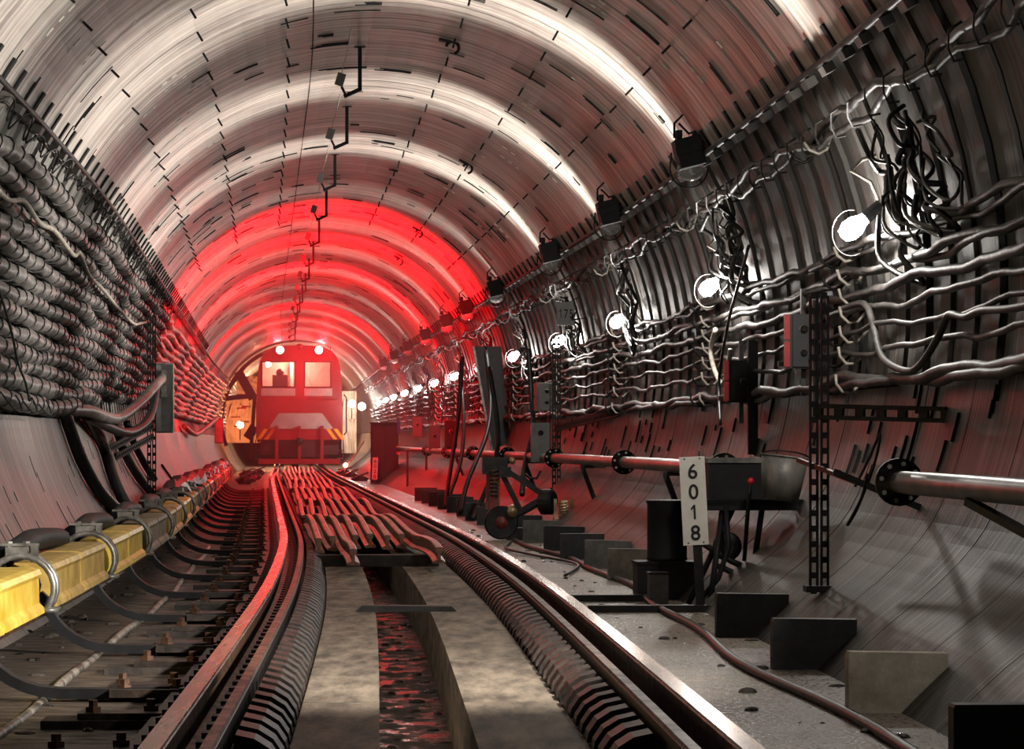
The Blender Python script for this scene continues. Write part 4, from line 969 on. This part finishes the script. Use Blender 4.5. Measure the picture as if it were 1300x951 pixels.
part('cab_strut', MB().bar((.35, 1.6, 2.5), (.9, 1.6, 3.3), .07, .05, (0, 1, 0)).bar((-.25, 1.6, 2.5), (-.25, 1.6, 3.4), .08, .05), M['traingrey'], lo)
part('console', MB().box((-.7, .35, 2.45), (.9, .4, .25)).box((.5, .35, 2.4), (.8, .4, .15)), M['black'], lo)
for x, nm in ((-.62, 'left'), (.62, 'right')):
    hl = part('roof_lamp', MB().lathe([(.1, .12), (.13, .0), (.14, -.1), (.12, -.12)], 16, Matrix.Translation((x, -.18, 3.72)) @ Matrix.Rotation(PI / 2, 4, 'X') @ Matrix.Rotation(PI, 4, 'X')), M['black'], lo, True)
    part('red_lens', MB().ball((x, -.32, 3.72), .12, 14, (1, .3, 1)), M['redlamp'], hl, True, label='glowing red lamp lens')
LM = FR(TS)
for x in (-.62, .62):
    for k, (deg, wt) in enumerate(((30, 7e2), (80, 4e2), (170, 1.5e2))):
        spot('roof_lamp_beam', LM @ Vector((x, -.4, 3.72)), LM @ Vector((x, -20, 3.72)), wt * RED_W, (1, .004, .01), deg, 1.0, .12)
point('nose_wash', LM @ Vector((0, -1.6, 3.3)), 60, (1, .05, .06), .2)
cb = part('cab_lamp', MB().ball((-1.0, .4, 3.28), .09, 12), M['warmbulb'], lo, True)
point('cab_light', LM @ Vector((-.2, 1.2, 3.4)), 560, (1, .3, .2), .1)
# lit works behind the locomotive
for s, u, z, wt, col_ in ((104.6, -1.95, 1.35, 120, (1, .27, .09)), (112, -1.2, 1.8, 200, (1, .3, .12)), (124, -1.0, 2.2, 300, (1, .5, .26)), (104.6, 1.75, 2.05, 160, (1, .82, .66)), (118, .6, 3.2, 200, (1, .7, .55)), (99, 1.95, 1.9, 120, (1, .9, .8))):
    m = FR(s, u, z)
    t = thing('work_lamp', f'glowing {"orange" if col_[1] < .6 else "white"} work lamp {"left" if u < 0 else "right"} of the locomotive, {"high" if z > 2.1 else "low"}, {dict(((104.6, "close behind"), (112, "farther behind"), (124, "farthest behind"), (118, "far behind"), (99, "just before")))[s]} it', 'lamp', m, 'work lamps around the locomotive')
    part('globe', MB().ball((0, 0, 0), .12, 12), M['warmbulb'] if col_[1] < .6 else M['bulb'], t, True)
    part('stem', MB().cyl((0, 0, -.1), (0, 0, -.5), .02, 6), M['black'], t)
    point('work_light', m.translation, wt, col_, .12)
ar = thing('steel_arch', 'dark steel arch frame with diagonal struts beside the locomotive on the left', 'frame', FR(103.5, 0, 0))
part('arch', MB().sweep([(-.06, -.06), (.06, -.06), (.06, .06), (-.06, .06)], [Matrix.Translation((U0 + 2.45 * math.cos(a), 0, CZ + 2.45 * math.sin(a))) @ Matrix.Rotation(-a, 4, 'Y') @ Matrix.Rotation(PI / 2, 4, 'X') for a in np.linspace(1.9, PI + .35, 20)]), M['traindark'], ar)
for a, b, w_ in (((-2.35, 2.45), (-1.75, 3.3), .12), ((-2.0, 3.1), (-1.5, 2.2), .3), ((-2.5, 2.2), (-1.45, 2.3), .16), ((-1.45, 2.3), (-1.6, .2), .12), ((-1.7, .9), (-1.45, 1.3), .3)):
    part('strut', MB().bar((a[0], 0, a[1]), (b[0], 0, b[1]), w_, .08, (0, 1, 0)), M['traindark'], ar)
for x, z, a in ((-1.9, 1.9, .7), (-1.75, 1.95, .7), (-2.1, 1.6, .9), (-1.8, 1.45, .6), (-2.0, 1.3, 1.2)):
    part('lit_strip', MB().box((x, .8, z), (.3, .05, .05), None), M['brass'], ar)

for s, wt, up in ((43.9, 2300, 7.6), (49.5, 2100, 4), (57.5, 3000, 4), (74, 2000, 4), (83, 700, 4)):
    spot('red_fill_spot', P(s, 0, 2.0), P(s + 6, 0, 2.0 + up), wt * RED_W, (1, .002, .008), 172, .6, .1)  # added red spots in mid-air without fixtures, reddening the vault
# thin dusty haze in front of the locomotive
hz = bpy.data.materials.new('dust_haze'); hz.use_nodes = True
nt = hz.node_tree; nt.nodes.clear()
ho = nt.nodes.new('ShaderNodeOutputMaterial'); hv = nt.nodes.new('ShaderNodeVolumeScatter')
hv.inputs['Density'].default_value = .004; hv.inputs['Anisotropy'].default_value = .3; hv.inputs['Color'].default_value = (1, .85, .85, 1)
nt.links.new(hv.outputs[0], ho.inputs['Volume'])
hm = MB().prism([(U0 + 2.4 * math.cos(2 * PI * i / 24), CZ + 2.4 * math.sin(2 * PI * i / 24)) for i in range(24)], -60, -1.2, FR(TS, 0, 0))
ho_ = link('dust_haze', hm.mesh('dust_haze', hz)); tag(ho_, 'faint reddish dust haze hanging in the tunnel before the locomotive', 'haze', None, 'stuff')

spot('near_fill_spot', P(9.8, 2.1, 1.85), P(14.5, -1.8, .1), NEAR_W, (1, .95, .86), 62, 1.0, .08)  # added to brighten the contact rail covers and left haunch

M['added_sheet'] = mat('pale_added_sheet', (196, 176, 150), (226, 210, 188), (3, 3, 3), .6, bump=.6)  # for pale sheets added to catch lamp light beside the locomotive
def added_sheet(label, s_, pts, y=0):
    t = thing('added_sheet', label, 'added_sheet', FR(s_, 0, 0))
    mb = MB(); n = 12
    (x0, z0), (x1, z1) = pts; vs = []
    for i in range(n + 1):
        for j in range(n + 1):
            vs.append((x0 + (x1 - x0) * i / n, .06 * math.sin(i * 1.9) + .05 * math.sin(j * 1.3 + i), z0 + (z1 - z0) * j / n))
    vs += [(x, yy + .02, z) for x, yy, z in vs]; N = (n + 1) ** 2
    fs = []
    for i in range(n):
        for j in range(n):
            a = i * (n + 1) + j; q = (a, a + n + 1, a + n + 2, a + 1); fs += [q, tuple(N + k for k in q[::-1])]
    mb.add(vs, fs); part('sheet', mb, M['added_sheet'], t, True)
    for k in range(4): part('batten', MB().bar((x0 + (x1 - x0) * (k + .3) / 4, -.14, z0 + (z1 - z0) * .55), (x0 + (x1 - x0) * (k + .75) / 4, -.14, z0 + (z1 - z0) * .85), .05, .03, (0, 1, 0)), M['added_sheet'], t)
    return t
added_sheet('pale crumpled sheet added left of the locomotive to catch orange light', 106.5, ((-2.45, .75), (-1.3, 2.25)))
added_sheet('small pale sheet added above the steel beam to catch orange light', 106.6, ((-2.1, 2.4), (-1.2, 3.0)))
added_sheet('pale sheet strip added right of the locomotive to catch white light', 106.5, ((1.45, .4), (1.95, 2.5)))
